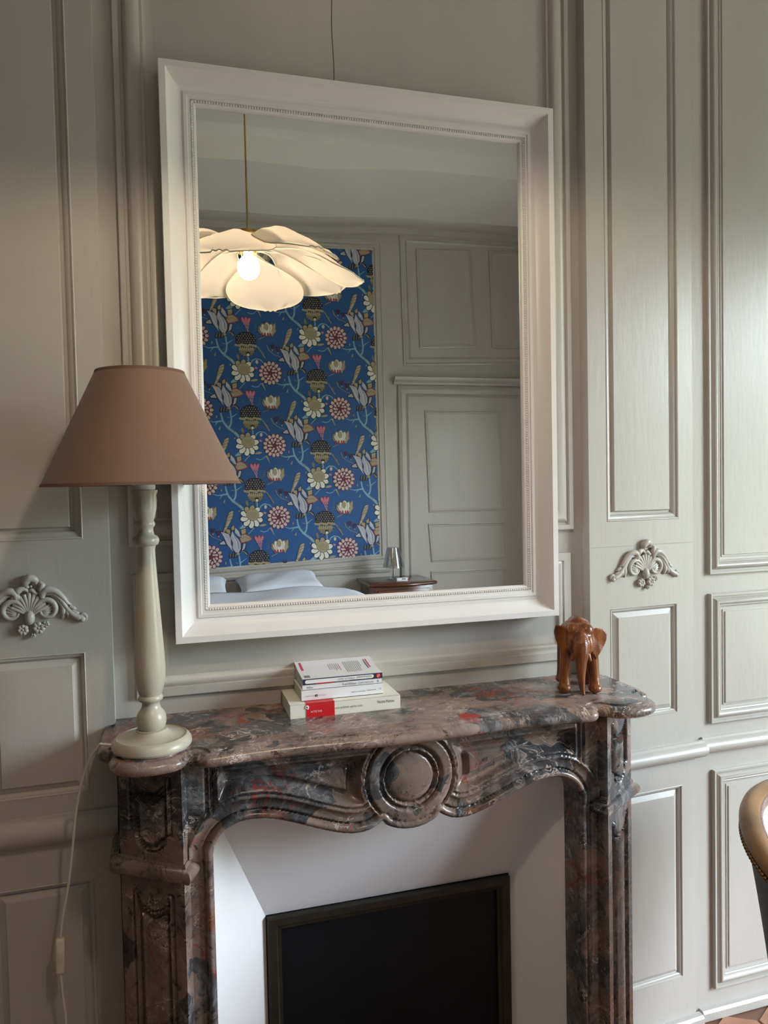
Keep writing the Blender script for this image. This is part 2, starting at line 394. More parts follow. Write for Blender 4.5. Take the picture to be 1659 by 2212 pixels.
# ---- centre bay ----------------------------------------------------
wc = structure('wall_front_centre', bayface(C0, XCL-.01, XCR+.01, ZF, HT, []), PAINT)
u0 = C0.hit(240, 20)[0]; u1 = C0.hit(1222, 20)[0]
zb = C0.hit(1240, 1143)[1]
panel(C0, rect(u0, u1, zb, 3.62), OVER, wc)
zlt = C0.hit(1228, 1193)[1]; zlb = C0.hit(1217, 1423)[1]
ul = C0.hit(292, 1400)[0]; ur2 = C0.hit(1230, 1300)[0]
LOWFR = [(0, -.001), (0, .009), (.0015, .0105), (.019, .0105), (.0205, .0065)]+arc(.0205, .0065, .036, .004, 4, .003)+[(.036, .004), (.040, .0015), (.043, .0005)]
panel(C0, rect(ul, ur2, zlb, zlt), LOWFR, wc)
ck = MB(); c1 = C0.hit(714, -60); c2 = C0.hit(721, 175)
ck.tube([C0.pt(((c1[0]+(c2[0]-c1[0])*t)+.0012*math.sin(9*t), c1[1]+(c2[1]-c1[1])*t), .0006) for t in np.linspace(0, 1.4, 20)], .0009, 5)
ck.build('wood_crack', DARKGAP, wc)
# ---- right rosette bay ---------------------------------------------
def hq(pl, *pp): return [pl.hit(*p) for p in pp]
def span(pl, l, r, b, t):   # rectangle on a plane from pixel reads of its four sides
    return rect(pl.hit(*l)[0], pl.hit(*r)[0], pl.hit(*b)[1], pl.hit(*t)[1])
r_up = span(PR, (1306, 600), (1462.5, 600), (1390, 1124), (1390, 600)); r_up[2] = (r_up[2][0], 3.62); r_up[3] = (r_up[3][0], 3.62)
r_sm = span(PR, (1319, 1430), (1463, 1430), (1420, 1545), (1390, 1309))
r_dd = span(PR, (1322, 1800), (1474, 1850), (1440, 2120), (1430, 1704))
wr = structure('wall_front_right', bayface(PR, 0, UR, ZF, HT, [r_up, r_sm, r_dd]), PAINT)
panel(PR, r_up, RECESS, wr, RBEV); panel(PR, r_sm, SMALL, wr, SBEV); panel(PR, r_dd, SMALL, wr, SBEV)
sm = MB(); za = PR.hit(1390, 1177)[1]
sm.tube([PR.pt((.004, za), .0), PR.pt((UR-.004, za), .0)], .0008, 5); sm.build('board_joint', PAINT, wr)
# ---- far right bay ---------------------------------------------------
s_up = span(PS, (1524, 600), (1900, 600), (1600, 1236), (1600, 600)); s_up[2] = (s_up[2][0], 3.62); s_up[3] = (s_up[3][0], 3.62)
s_mid = span(PS, (1530, 1400), (1900, 600), (1600, 1552), (1600, 1277))
s_low = span(PS, (1538, 1850), (1900, 600), (1600, 2117), (1600, 1652))
ww = .62
ws = structure('wall_front_far_right', bayface(PS, -.02, US, ZF, HT, []), PAINT)
for q in (s_up, s_mid, s_low):
    a0 = q[0][0]; q = rect(a0, a0+ww, q[0][1], q[2][1]); panel(PS, q, BOLEC, ws, BBEV)
    panel(PS, rect(a0+ww+.09, a0+2*ww+.09, q[0][1], q[2][1]), BOLEC, ws, BBEV)
# ---- chair rails and baseboards ---------------------------------------
def strip(pl, u0, u1, prof):
    mb = MB(); vs = []; n = len(prof)
    for u in (u0, u1): vs += [pl.pt((u, z), h) for z, h in prof]
    mb.add(vs, [(i, (i+1) % n, n+(i+1) % n, n+i) for i in range(n)]+[tuple(range(n)), tuple(range(2*n-1, n-1, -1))]); return mb
def railprof(z0, z1, d=.022): return [(z0, -.002), (z0, .010), (z0+.004, .015)]+arc(z0+.004, .015, z1-.008, .013, 6, d-.012)[::1]+[(z1-.008, .013), (z1-.006, .008), (z1, .007), (z1, -.002)]
zr1, zr0 = PR.hit(1440, 1611)[1], PR.hit(1440, 1646)[1]
trims = [(PR, .02, UR+.028, zr0, zr1), (PS, .03, US, zr0+.003, zr1+.003), (PL, XL, XCL-.0, .743, .80)]
for i, (pl, a, b, z0, z1) in enumerate(trims):
    structure('trim_%d' % (i+1), strip(pl, a, b, railprof(z0, z1)), PAINT, 50)
zb1 = PS.hit(1600, 2154)[1]
for n, pl, a, b in (('left', PL, XL, XCL), ('right', PR, .0, UR+.012), ('far_right', PS, .02, US)):
    structure('baseboard_front_'+n, strip(pl, a, b, [(0, -.002), (0, .02), (zb1-.006, .02), (zb1, .014), (zb1, -.002)]), PAINT, 30)
# ---- side walls, with two windows in the right one -----------------------
mb = MB(); mb.box(XL-.1, XL, YB-.1, .1, ZF, HT); structure('wall_left', mb, PAINT)
mb = MB()
mb.box(XR, XR+.3, YB-.1, .1, ZF, WZ0); mb.box(XR, XR+.3, YB-.1, .1, WZ1, HT)
ys = [.1]+[v for wn in WINS for v in wn]+[YB-.1]
for i in range(0, len(ys), 2): mb.box(XR, XR+.3, ys[i+1], ys[i], WZ0, WZ1)
structure('wall_right', mb, PAINT)
for i, (ya, yb) in enumerate(WINS):
    mb = MB(); x0, x1 = XR+.05, XR+.10; lo, hi = min(ya, yb), max(ya, yb)
    mb.box(x0, x1, lo, lo+.06, WZ0, WZ1); mb.box(x0, x1, hi-.06, hi, WZ0, WZ1)
    mb.box(x0, x1, lo, hi, WZ0, WZ0+.08); mb.box(x0, x1, lo, hi, WZ1-.06, WZ1); mb.box(x0, x1, (lo+hi)/2-.04, (lo+hi)/2+.04, WZ0, WZ1)
    for k in (1, 2, 3):
        z = WZ0+(WZ1-WZ0)*k/4; mb.box(x0+.01, x1-.01, lo, hi, z-.015, z+.015)
    wo = structure('window_%d' % (i+1), mb, WHITEFRAME)
    for s0, s1 in ((lo+.06, (lo+hi)/2-.04), ((lo+hi)/2+.04, hi-.06)):
        for k in range(4):
            z0 = WZ0+(WZ1-WZ0)*k/4+(.08 if k == 0 else .015); z1 = WZ0+(WZ1-WZ0)*(k+1)/4-(.06 if k == 3 else .015)
            p = MB(); p.box(x0+.022, x0+.026, s0, s1, z0, z1); p.build('pane', PANE, wo)
# ---- floor of hexagonal terracotta tiles ----------------------------------
mb = MB(); mb.box(XL-.1, XR+.3, YB-.1, .1, ZF-.1, ZF-.004)
JOINT = plain('tile_mortar', (.22, .15, .11), .9, .15, 20)
fl = structure('floor', mb, plain('terracotta_floor', (.17, .085, .055), .55, .25, 6))
TILE = plain('worn_terracotta_tile', (.40, .20, .125), .5, .22, 9, .2, 30)
def hexmesh(r):
    m = MB(); m.lathe([(r, -.02), (r, -.002), (r-.002, 0)], n=6); return m.mesh('floor_tile')
hm = hexmesh(.082); hm.materials.append(TILE); hr = .086; first = True
for j in range(0, 9):
    for i in range(0, 8):
        x = 1.12+i*hr*1.732+(j % 2)*hr*.866; y = -.09-j*hr*1.5
        o = bpy.data.objects.new('floor_tile', hm); COL.objects.link(o); o.location = (x, y, .0+random.uniform(-.001, .001)); o.rotation_euler = (0, 0, PI/6); o.parent = fl
# ---- wallpaper wall, seen in the mirror ------------------------------------
BK = Plane((0, 2*YM-YB, 0), 0, True)
def bq(*pp): return [BK.hit(*p) for p in pp]
wpBR, wpTR = BK.hit(820, 1197), BK.hit(803, 541)
WPX0 = -.35; slope = (BK.hit(820, 1197)[1]-BK.hit(462, 1227)[1])/(BK.hit(820, 1197)[0]-BK.hit(462, 1227)[0])
wpq = [(WPX0, wpBR[1]-slope*(wpBR[0]-WPX0)), wpBR, wpTR, (WPX0, wpTR[1]-.02*(wpTR[0]-WPX0))]
zc_l, zc_r = BK.hit(430, 462), BK.hit(1120, 500)
mb = MB(); mb.poly(rect(XL, XR, ZF, HT), [], lambda p: BK.pt(p, 0))
mb.add([BK.pt(p, -.1) for p in rect(XL, XR, ZF, HT)], [(0, 1, 2, 3)])
wb = structure('wall_back', mb, PAINT_BACK)
def ringframe(name, pl, quad, prof, parent, m=PAINT):
    a = MB(); frame(a, pl, quad, prof); return a.build(name, m, parent, 30)
out = inset(wpq, -.075)
ringframe('wallpaper_frame', BK, out, [(0, 0), (0, .012), (.012, .014), (.016, .008), (.03, .006), (.045, .016), (.055, .016), (.062, .006), (.075, .002)], wb)
# dado lines behind the bed
for (pa, pb, hh) in (((462, 1246), (830, 1247), .03),):
    a, b = BK.hit(*pa), BK.hit(*pb)
    mb = MB(); vs = []
    prof = [(0, 0), (0, .02), (.02, .028), (.035, .022), (.04, 0)]
    x0, x1 = XL, 1.70; k = (b[1]-a[1])/(b[0]-a[0])
    for x in (x0, x1): vs += [BK.pt((x, a[1]+.0*(x-a[0])+z-.03), h) for z, h in prof]
    n = len(prof); mb.add(vs, [(i, (i+1) % n, n+(i+1) % n, n+i) for i in range(n)]); mb.build('dado_rail', PAINT, wb, 30)
ST = [(0, .003), (0, .012), (.010, .016), (.016, .008), (.022, .010), (.028, .005)]
panel(BK, [BK.hit(872, 790), (3.20, BK.hit(1120, 785)[1]), (3.20, BK.hit(1120, 520)[1]), BK.hit(862, 505)], [(0, 0), (0, .012), (.012, .016), (.02, .004), (.045, .004), (.05, .012), (.065, .002)], wb)
panel(BK, bq((906, 753), (1029, 751), (1017, 541), (898, 538)), ST, wb)
a = BK.hit(1062, 751); b = BK.hit(1055, 541); panel(BK, [a, (3.15, a[1]), (3.15, b[1]), b], ST, wb)
# door
DR = MB(); dl = BK.hit(884, 1000)[0]; dt = BK.hit(950, 858)[1]; dr = BK.hit(1119, 1000)[0]+.12
DR.add([BK.pt(p, .012) for p in rect(dl, dr, ZF, dt)], [(0, 1, 2, 3)])
for (p, q) in (((dl, ZF), (dl, dt)), ((dl, dt), (dr, dt)), ((dr, dt), (dr, ZF))): DR.add([BK.pt(p, .012), BK.pt(q, .012), BK.pt(q, 0), BK.pt(p, 0)], [(0, 1, 2, 3)])
door = structure('door_1', DR, PAINT)
for pq in (((926, 1107), (1088, 1102), (1078, 887), (916, 888)), ((931, 1213), (1090, 1205), (1088, 1127), (924, 1131)), ((933, 1330), (1092, 1320), (1090, 1226), (930, 1234))):
    q = bq(*pq); mb = MB(); frame(mb, BK, q, [(0, .012), (0, .022), (.008, .024), (.014, .016), (.022, .016), (.026, .013)]); mb.build('door_panel_moulding', PAINT, door, 30)
    mb = MB(); mb.add([BK.pt(p, .0135) for p in inset(q, .026)], [(0, 1, 2, 3)]); mb.build('door_panel', PAINT, door)
CAS = [(0, 0), (0, .02), (.02, .03), (.03, .018), (.06, .016), (.075, .028), (.085, .012)]
mb = MB(); frame(mb, BK, rect(dl-.085, dr+.085, -.10, dt+.085), CAS); mb.build('door_casing', PAINT, door, 30)
hl = BK.hit(851, 828); ht2 = BK.hit(851, 813)
mb = MB(); pf = [(0, 0), (0, .03), (.015, .035), (.03, .06), (.05, .07), (.055, .07), (.055, 0)]; vs = []
for x in (hl[0]-.01, dr+.16): vs += [BK.pt((x, hl[1]+z-.01), h) for z, h in pf]
n = len(pf); mb.add(vs, [(i, (i+1) % n, n+(i+1) % n, n+i) for i in range(n)]+[tuple(range(n)), tuple(range(2*n-1, n-1, -1))]); mb.build('door_cornice', PAINT, door, 30)
mb = MB(); mb.add([BK.pt(p, .006) for p in rect(hl[0]+.03, dr+.12, dt+.085, hl[1])], [(0, 1, 2, 3)]); mb.build('door_head', PAINT, door)
# cornice and stepped plaster ceiling: wavy, as the old ceiling sags
xs_px = [430, 520, 610, 700, 780, 850, 940, 1030, 1120]
L1 = [283, 289, 300, 309, 309, 307, 318, 331, 345]     # ceiling / soffit
L2 = [340, 345, 355, 365, 365, 365, 371, 379, 388]     # soffit / frieze
L3 = [452, 458, 465, 468, 469, 470, 476, 483, 490]     # frieze / wooden cornice
def mline(L, yr):
    P = [Mp(x, y, yr) for x, y in zip(xs_px, L)]
    k0 = (P[1]-P[0])/(P[1][0]-P[0][0])
    left = P[0]-np.array([1., 0, 0])*(P[0][0]-XL); right = P[-1]+np.array([1., 0, 0])*(XR-P[-1][0])
    return [left]+P+[right]
def band(mb, A, B):
    n = len(A); mb.add(list(A)+list(B), [(i, i+1, n+i+1, n+i) for i in range(n-1)])
a3 = mline(L3, YB+.10); a2 = mline(L2, YB+.66); a1 = mline(L1, YB+.67)
mb = MB(); base = [(p[0], YB, p[2]-.10) for p in a3]; r1 = [(p[0], YB+.03, p[2]-.095) for p in a3]; r2 = [(p[0], YB+.035, p[2]-.05) for p in a3]; r3 = [(p[0], YB+.085, p[2]-.035) for p in a3]; r4 = [(p[0], YB+.10, p[2]) for p in a3]; r5 = [(p[0], YB, p[2]+.01) for p in a3]
for A, B in ((base, r1), (r1, r2), (r2, r3), (r3, r4), (r4, r5)): band(mb, A, B)
mb.build('wooden_cornice', PAINT, wb, 60)
mb = MB(); band(mb, a3, a2); band(mb, a2, a1)
up = [(p[0], p[1]+.10, HC+.001) for p in a1]; band(mb, a1, up)
structure('trim_4', mb, CEILM, 70)
mb = MB(); mb.box(XL-.1, XR+.3, YB-.1, .1, HC, HC+.15); structure('ceiling', mb, CEILM)
# ================================================================== wallpaper with printed flowers
wpm = MB(); wpm.add([BK.pt(p, .002) for p in inset(wpq, -.008)], [(0, 1, 2, 3)])
WPBLUE = plain('blue_wallpaper', (.008, .080, .26), .55, .06, 3)
wpo = wpm.build('wallpaper', WPBLUE, wb)
PM = [plain('print_'+n, c, .6) for n, c in (('black', (.012, .012, .02)), ('lilac', (.42, .42, .52)), ('tan', (.36, .30, .19)), ('cream', (.72, .70, .62)),
      ('pink', (.50, .20, .28)), ('maroon', (.13, .012, .05)), ('pale_blue', (.20, .38, .48)), ('red', (.33, .03, .04)), ('olive', (.20, .17, .10)), ('dusk', (.045, .02, .07)), ('rose_cream', (.58, .47, .43)))]
BLK, LIL, TAN, CRM, PNK, MAR, PBL, RD, OLV, DSK, RCR = range(11)
motif = []
def P_(mi, pts): motif.append((mi, [(x-340, y-300) for x, y in pts]))
def ell(mi, cx, cy, rx, ry, a=0, n=14):
    ca, sa = math.cos(a), math.sin(a)
    P_(mi, [(cx+rx*math.cos(t)*ca-ry*math.sin(t)*sa, cy+rx*math.cos(t)*sa+ry*math.sin(t)*ca) for t in [2*PI*i/n for i in range(n)]])
def petal2(mi, cx, cy, L, W, a):     # pointed-round petal growing from (cx,cy) along angle a
    ca, sa = math.cos(a), math.sin(a); out = []
    for t, wv in ((0, .25), (.25, .75), (.5, 1), (.75, .9), (.92, .5), (1, 0), (.92, -.5), (.75, -.9), (.5, -1), (.25, -.75), (0, -.25)):
        x, y = t*L, wv*W/2; out.append((cx+x*ca-y*sa, cy+x*sa+y*ca))
    P_(mi, out)
def stroke(mi, pts, w0, w1=None):
    w1 = w0 if w1 is None else w1; n = len(pts)
    for i in range(n-1):
        (x0, y0), (x1, y1) = pts[i], pts[i+1]; dx, dy = x1-x0, y1-y0; l = math.hypot(dx, dy); nx, ny = -dy/l, dx/l
        a = (w0+(w1-w0)*i/(n-1))/2; b = (w0+(w1-w0)*(i+1)/(n-1))/2
        P_(mi, [(x0+nx*a, y0+ny*a), (x1+nx*b, y1+ny*b), (x1-nx*b, y1-ny*b), (x0-nx*a, y0-ny*a)])
def grow(pts, k):
    cx = sum(p[0] for p in pts)/len(pts); cy = sum(p[1] for p in pts)/len(pts)
    return [(cx+(x-cx)*k+(8 if x > cx else -8), cy+(y-cy)*k+(8 if y > cy else -8)) for x, y in pts]
# branches
stroke(PBL, [(600, 1000), (500, 900), (400, 830), (330, 740), (300, 660), (285, 570)], 46, 22)
stroke(PBL, [(310, 710), (230, 720), (150, 730), (60, 700)], 30, 8); stroke(PBL, [(230, 720), (180, 790)], 18, 6)
stroke(PBL, [(410, 830), (450, 770), (462, 680), (445, 520)], 34, 24); stroke(PBL, [(465, 650), (520, 610), (570, 575)], 20, 6)
stroke(OLV, [(580, 960), (500, 890), (440, 850)], 16, 10); stroke(CRM, [(570, 950), (520, 905)], 7)
stroke(PBL, [(820, 1000), (826, 900), (822, 800)], 22); stroke(PBL, [(860, 1000), (890, 930), (950, 895), (1030, 910), (1090, 970)], 22, 14)
stroke(PBL, [(640, 1230), (530, 1330)], 60, 70); stroke(PBL, [(760, 1310), (660, 1420)], 14, 10)
stroke(PBL, [(870, 1370), (930, 1390), (990, 1375), (1040, 1320)], 16, 10)
stroke(TAN, [(1050, 1320), (1080, 1380), (1110, 1450)], 34, 4); stroke(TAN, [(250, 860), (270, 800)], 30, 5); stroke(TAN, [(385, 640), (440, 660)], 10, 4); stroke(OLV, [(380, 760), (430, 720)], 10, 4)
ell(RCR, 970, 950, 24, 34); ell(PNK, 955, 1055, 26, 20, .4)
# tulip
for lf in ([(220, 40), (300, 60), (300, 140), (250, 130)], [(320, 20), (370, -20), (380, 60), (330, 70)], [(490, 70), (570, 50), (570, 130), (500, 150)]):
    P_(BLK, grow(lf, 1.12)); P_(TAN, lf)
fan = [(470, 240), (490, 170), (560, 150), (630, 190), (670, 240), (600, 270), (500, 290)]
P_(RD, grow(fan, 1.08)); P_(TAN, fan); stroke(OLV, [(480, 235), (560, 200), (640, 235)], 8)
P_(BLK, [(90, 290), (190, 225), (240, 330), (130, 330)]); P_(LIL, [(115, 290), (190, 245), (220, 315), (130, 312)])
P_(BLK, [(505, 300), (580, 300), (560, 410), (480, 460)]); P_(LIL, [(525, 310), (565, 312), (545, 400), (495, 440)])
pl_ = [(140, 90), (270, 130), (310, 190), (310, 320), (345, 400), (390, 470), (320, 420), (240, 310), (190, 180)]
pc_ = [(335, 85), (375, 160), (440, 230), (478, 310), (476, 400), (430, 485), (385, 460), (335, 385), (345, 290), (305, 190)]
pr_ = [(390, 25), (450, 90), (485, 200), (440, 180), (380, 110)]
for q in (pr_, pl_, pc_): P_(BLK, grow(q, 1.07)); P_(LIL, q)
stroke(CRM, [(180, 130), (240, 230), (300, 360)], 7); stroke(CRM, [(345, 150), (400, 260), (415, 400)], 8); stroke(BLK, [(365, 170), (430, 280), (440, 400)], 6); stroke(CRM, [(400, 60), (440, 130)], 6)
for x in (270, 310, 350, 390): petal2(BLK, x+20, 460, 110, 34, 1.75)
for x in (280, 330, 380): petal2(OLV, x+20, 470, 80, 18, 1.75)
for x, a in ((480, .2), (500, .5), (520, .8)): petal2(BLK, x, 440, 120, 34, a); petal2(TAN, x+5, 445, 95, 18, a)
ell(TAN, 430, 490, 26, 22)
# dark artichoke
for k in range(13): petal2(BLK, 800, 740, 130+20*(k % 2), 34, -.1+PI*k/12+.05)
for k in range(9): petal2(OLV, 800, 720, 150, 60, .15+PI*.9*k/8)
ell(BLK, 790, 580, 182, 150, 0, 20)
for r in range(6):
    for c in range(8):
        x = 640+c*44+(r % 2)*22; y = 470+r*36
        if ((x-790)/165)**2+((y-580)/135)**2 < 1: petal2(TAN if (r+c) % 3 else LIL, x, y-8, 20, 16, 1.2+.3*(c % 3))
for k in range(8): ell(TAN, 625+k*47, 668+10*math.sin(k*2.1), 34, 20, .2)
for k in range(7): petal2(TAN, 700+k*32, 690, 80, 30, 1.9-.1*k)
for k in range(9): petal2(BLK, 820, 820, 46, 14, -2.6+.26*k)
ell(CRM, 822, 830, 20, 24)
# white flower
petal2(OLV, 660, 930, 110, 46, -1.8); petal2(TAN, 850, 1280, 130, 40, -.15)
for k in range(10):
    a = .4+2*PI*k/10; x, y = 725+135*math.cos(a), 1115+135*math.sin(a)
    ell(BLK, x, y, 78, 60, a); ell(TAN if k in (6, 7) else CRM, x, y, 68, 46, a)
ell(OLV, 740, 1080, 118, 108, .4); ell(TAN, 742, 1078, 108, 98, .4)
for k in range(6): stroke(OLV, [(660, 1050+k*20), (740, 1035+k*20), (820, 1060+k*18)], 5)
# red chrysanthemum
for k in range(15):
    a = 2*PI*k/15; ell(MAR, 1200+160*math.cos(a), 1140+165*math.sin(a), 52, 40, a); ell(RCR, 1200+160*math.cos(a), 1140+165*math.sin(a), 41, 27, a)
ell(MAR, 1200, 1140, 140, 142, 0, 20)
for k in range(11):
    a = .25+2*PI*k/11; ell(RCR, 1200+100*math.cos(a), 1140+104*math.sin(a), 29, 19, a+.5)
for k in range(5):
    a = .6+2*PI*k/5; ell(RCR, 1200+58*math.cos(a), 1142+58*math.sin(a), 23, 15, a+.7)
# pink grape
for dx in (-42, 0, 42): petal2(RD, 800+dx*.6, 300, 130, 66, -PI/2+dx*.009)
for dx in (-42, 0, 42): petal2(PNK, 800+dx*.6, 295, 112, 44, -PI/2+dx*.009)
for r, row in enumerate(((-36, 0, 36), (-18, 18), (-14, 16), (0,), (4,))):
    for x in row: ell(PNK, 806+x+r*5, 300+r*30, 15, 13)
# half-open flower
for a, L, W in ((-2.55, 190, 80), (-.60, 200, 80), (-2.3, 220, 90), (-.85, 230, 90), (-2.0, 230, 100), (-1.15, 240, 100)): petal2(OLV, 1160, 490, L, W, a); petal2(TAN, 1160, 488, L-16, W-16, a)
for a, L, W in ((-2.25, 200, 90), (-.9, 200, 90), (-1.95, 230, 100), (-1.2, 230, 100), (-1.57, 245, 120)): petal2(OLV, 1160, 492, L, W, a); petal2(CRM, 1160, 488, L-18, W-14, a)
ell(TAN, 1150, 340, 40, 62); 
for x in (1100, 1150, 1200, 1240): petal2(RD, x-30, 505, 70, 30, -1.5)
petal2(TAN, 1250, 500, 240, 50, -1.35)
for k in range(4): stroke(TAN, [(1010+k*24, 560-k*12), (1060+k*20, 530-k*8)], 12, 4); stroke(OLV, [(930+k*8, 420-k*40), (980, 400-k*30)], 9, 4)
# leaf spike
for t in np.linspace(0, 1, 13):
    x = 1560-70*t-60*t*t; y = 380+330*t; ww_ = 74*(1-t)**.7*(.6+.4*math.sin(min(1, t*3)*1.57))+6
    ell(OLV, x, y, ww_, 22, -.5); ell(TAN if int(t*12) % 2 else RCR, x+4, y-3, ww_*.8, 11, -.5)
stroke(TAN, [(1440, 690), (1415, 740)], 12, 4)
# bells and twigs
for x, y in ((1245, 680), (1340, 725)): ell(DSK, x, y-20, 48, 22); P_(DSK, [(x-40, y-15), (x+40, y-15), (x+12, y+45), (x-12, y+45)]); ell(TAN, x, y+62, 11, 16)
stroke(TAN, [(1150, 660), (1180, 740), (1260, 810), (1370, 850)], 12, 6); stroke(TAN, [(1370, 850), (1395, 880)], 8, 4)
for k in range(9): ell(TAN, 1000+k*14, 700+k*22, 13, 9, k)
for k in range(5): ell(OLV, 1030+k*16, 740+k*16, 10, 8, k)
stroke(OLV, [(640, 360), (690, 385)], 8, 4); ell(TAN, 210, 640, 10, 24); ell(TAN, 510, 1010, 10, 18)
def clip_poly(poly, clip):
    A = sum(clip[i][0]*clip[(i+1) % 4][1]-clip[(i+1) % 4][0]*clip[i][1] for i in range(4)); s = 1 if A > 0 else -1
    for i in range(4):
        (ax, ay), (bx, by) = clip[i], clip[(i+1) % 4]
        f = lambda p: s*((bx-ax)*(p[1]-ay)-(by-ay)*(p[0]-ax)); res = []
        for j in range(len(poly)):
            p, q = poly[j-1], poly[j]; fp, fq = f(p), f(q)
            if fp*fq < 0: t = fp/(fp-fq); res.append((p[0]+(q[0]-p[0])*t, p[1]+(q[1]-p[1])*t))
            if fq >= 0: res.append(q)
        poly = res
        if len(poly) < 3: return []
    return poly
t0 = BK.hit(473, 698); t1 = BK.hit(483, 858); KZ = (t0[1]-t1[1])/1270.; AX = (t1[0]-t0[0]); BX = .527
pr = MB(); cl = inset(wpq, -.006)
for ci in range(-3, 4):
    for ri in range(-4, 7):
        ox = t0[0]+ci*BX+ri*AX; oz = t0[1]-ci*.262-ri*(t0[1]-t1[1])
        if oz < -1.0 or oz > 4.6: continue
        for li, (mi, pts) in enumerate(motif):
            q = clip_poly([(ox+x*KZ*1.0, oz-y*KZ) for x, y in pts], cl)
            if len(q) > 2: pr.poly(q, [], lambda p: BK.pt(p, .0022+li*.000012), mi)
me = bpy.data.meshes.new('floral_print'); me.from_pydata(pr.v, [], pr.f); me.polygons.foreach_set('material_index', pr.mi); me.update()
tag(link('floral_print', me, PM, wpo), kind='stuff')
# ================================================================== mirror
def poly_rect_from_px(pts, y):
    P = [Yp(*p, y) for p in pts]; return P
mp_ = [Yp(*p, -.060) for p in ((381, 1393), (1207, 1330), (1197, 236), (338.3, 120.6))]
mx0 = (mp_[0][0]+mp_[3][0])/2; mx1 = (mp_[1][0]+mp_[2][0])/2; mz0 = (mp_[0][2]+mp_[1][2])/2; mz1 = (mp_[2][2]+mp_[3][2])/2
MIR = empty('wall_mirror', (0, 0, 0), 0, 'large white framed mirror with scooped mouldings and beaded inner edge above the mantelpiece', 'mirror')
mprof = [(.010, .002), (0, .006), (0, .058), (.0012, .060), (.0165, .060), (.018, .0585)]+arc(.018, .0585, .056, .033, 12, -.0055)+[(.056, .033), (.0575, .0335), (.058, .036), (.066, .036), (.0675, .0335), (.0735, .0335), (.0745, .030), (.0805, .030), (.082, .031), (.0865, .0295), (.0885, .026), (.0885, .0225), (.0885, .016)]
MK = .84; mprof = [(a*MK, b) for a, b in mprof]; mb = MB(); mq = rect(mx0, mx1, mz0, mz1); frame(mb, C0, mq, mprof); mb.build('frame', WHITEFRAME, MIR, 28)
g = MB(); gq = inset(mq, .086*MK); g.add([C0.pt(p, -YM) for p in gq]+[C0.pt(p, -YM-.004) for p in gq], [(0, 1, 2, 3), (7, 6, 5, 4)]+[(i, (i+1) % 4, 4+(i+1) % 4, 4+i) for i in range(4)]); g.build('mirror_glass', MIRROR, MIR, None)
bd = MB(); bqd = inset(mq, .0775*MK)
for i in range(4):
    p, q = np.array(bqd[i]), np.array(bqd[(i+1) % 4]); L = np.linalg.norm(q-p); n = int(L/.0056)
    for k in range(n):
        c = p+(q-p)*(k+.5)/n; bd.ball((c[0], -.0305, c[1]), (.0027, .0032, .0027), 6, 4)
tag(bd.build('beading', WHITEFRAME, MIR, 180), kind='stuff')
# ================================================================== marble mantelpiece
XC = .463; ZS = .974
MAN = empty('mantelpiece', (XC, 0, 0), 0, 'carved brown and grey veined marble mantelpiece with serpentine apron and round medallion', 'mantelpiece')
half = [(0, -.292), (.06, -.291), (.12, -.287), (.19, -.282), (.26, -.280), (.33, -.283), (.375, -.288), (.397, -.289), (.410, -.284), (.418, -.272), (.421, -.260),
        (.428, -.258), (.436, -.270), (.450, -.284), (.470, -.293), (.495, -.297), (.520, -.295), (.545, -.286), (.563, -.270), (.573, -.248), (.574, -.228), (.569, -.212),
        (.574, -.205), (.586, -.202), (.594, -.192), (.598, -.175), (.599, -.13), (.598, -.07), (.598, -.0335)]
def densify(P, k=3):     # Catmull-Rom
    out = []
    for i in range(len(P)-1):
        p0 = P[max(i-1, 0)]; p1 = P[i]; p2 = P[i+1]; p3 = P[min(i+2, len(P)-1)]
        for j in range(k):
            t = j/k; out.append(tuple(.5*((2*p1[a])+(-p0[a]+p2[a])*t+(2*p0[a]-5*p1[a]+4*p2[a]-p3[a])*t*t+(-p0[a]+3*p1[a]-3*p2[a]+p3[a])*t**3) for a in (0, 1)))
    out.append(P[-1]); return out
hd = densify(half, 3)
ol = [(-x, y) for x, y in hd[::-1]]+hd[1:]
N = len(ol); nrm = []
for i in range(N):
    a = ol[max(i-1, 0)]; b = ol[min(i+1, N-1)]; tx, ty = b[0]-a[0], b[1]-a[1]; l = math.hypot(tx, ty); nrm.append((-ty/l, tx/l))
sprof = [(.026, 0), (.0245, -.0005), (.0238, -.0045), (.020, -.0045)]+[(.0005+.0205*(1-math.cos(t)), -.0035-.031*(.5-.5*math.cos(0)) if False else -.0190+.0155*math.sin(t)) for t in [PI/2*(1-k/5) for k in range(1, 6)]]+[(.0005+.014*(1-math.cos(t)), -.0190-.0165*math.sin(t)) for t in [PI/2*k/4 for k in range(1, 5)]]+[(.03, -.0365)]
sb = MB(); vs = []
rings = []
for d, dz in sprof: rings.append([(ol[i][0]+nrm[i][0]*d, min(ol[i][1]+nrm[i][1]*d, -.0), ZS+dz*.80) for i in range(N)])
fs = []
for r in range(len(rings)-1):
    for i in range(N-1): fs.append((r*N+i, r*N+i+1, (r+1)*N+i+1, (r+1)*N+i))
sb.add([p for R_ in rings for p in R_], fs)
for R_, flip in ((rings[0], 0), (rings[-1], 1)):
    poly2 = [(p[0], p[1]) for p in R_]+[(XCR-XC-.001, -.0335), (XCR-XC-.001, 0.0), (XCL-XC+.001, 0.0), (XCL-XC+.001, -.0335)]
    z = R_[0][2]; sb.poly(poly2, [], lambda p: (p[0], p[1], z))
sb.build('shelf', MARBLE_TOP, MAN, 38)
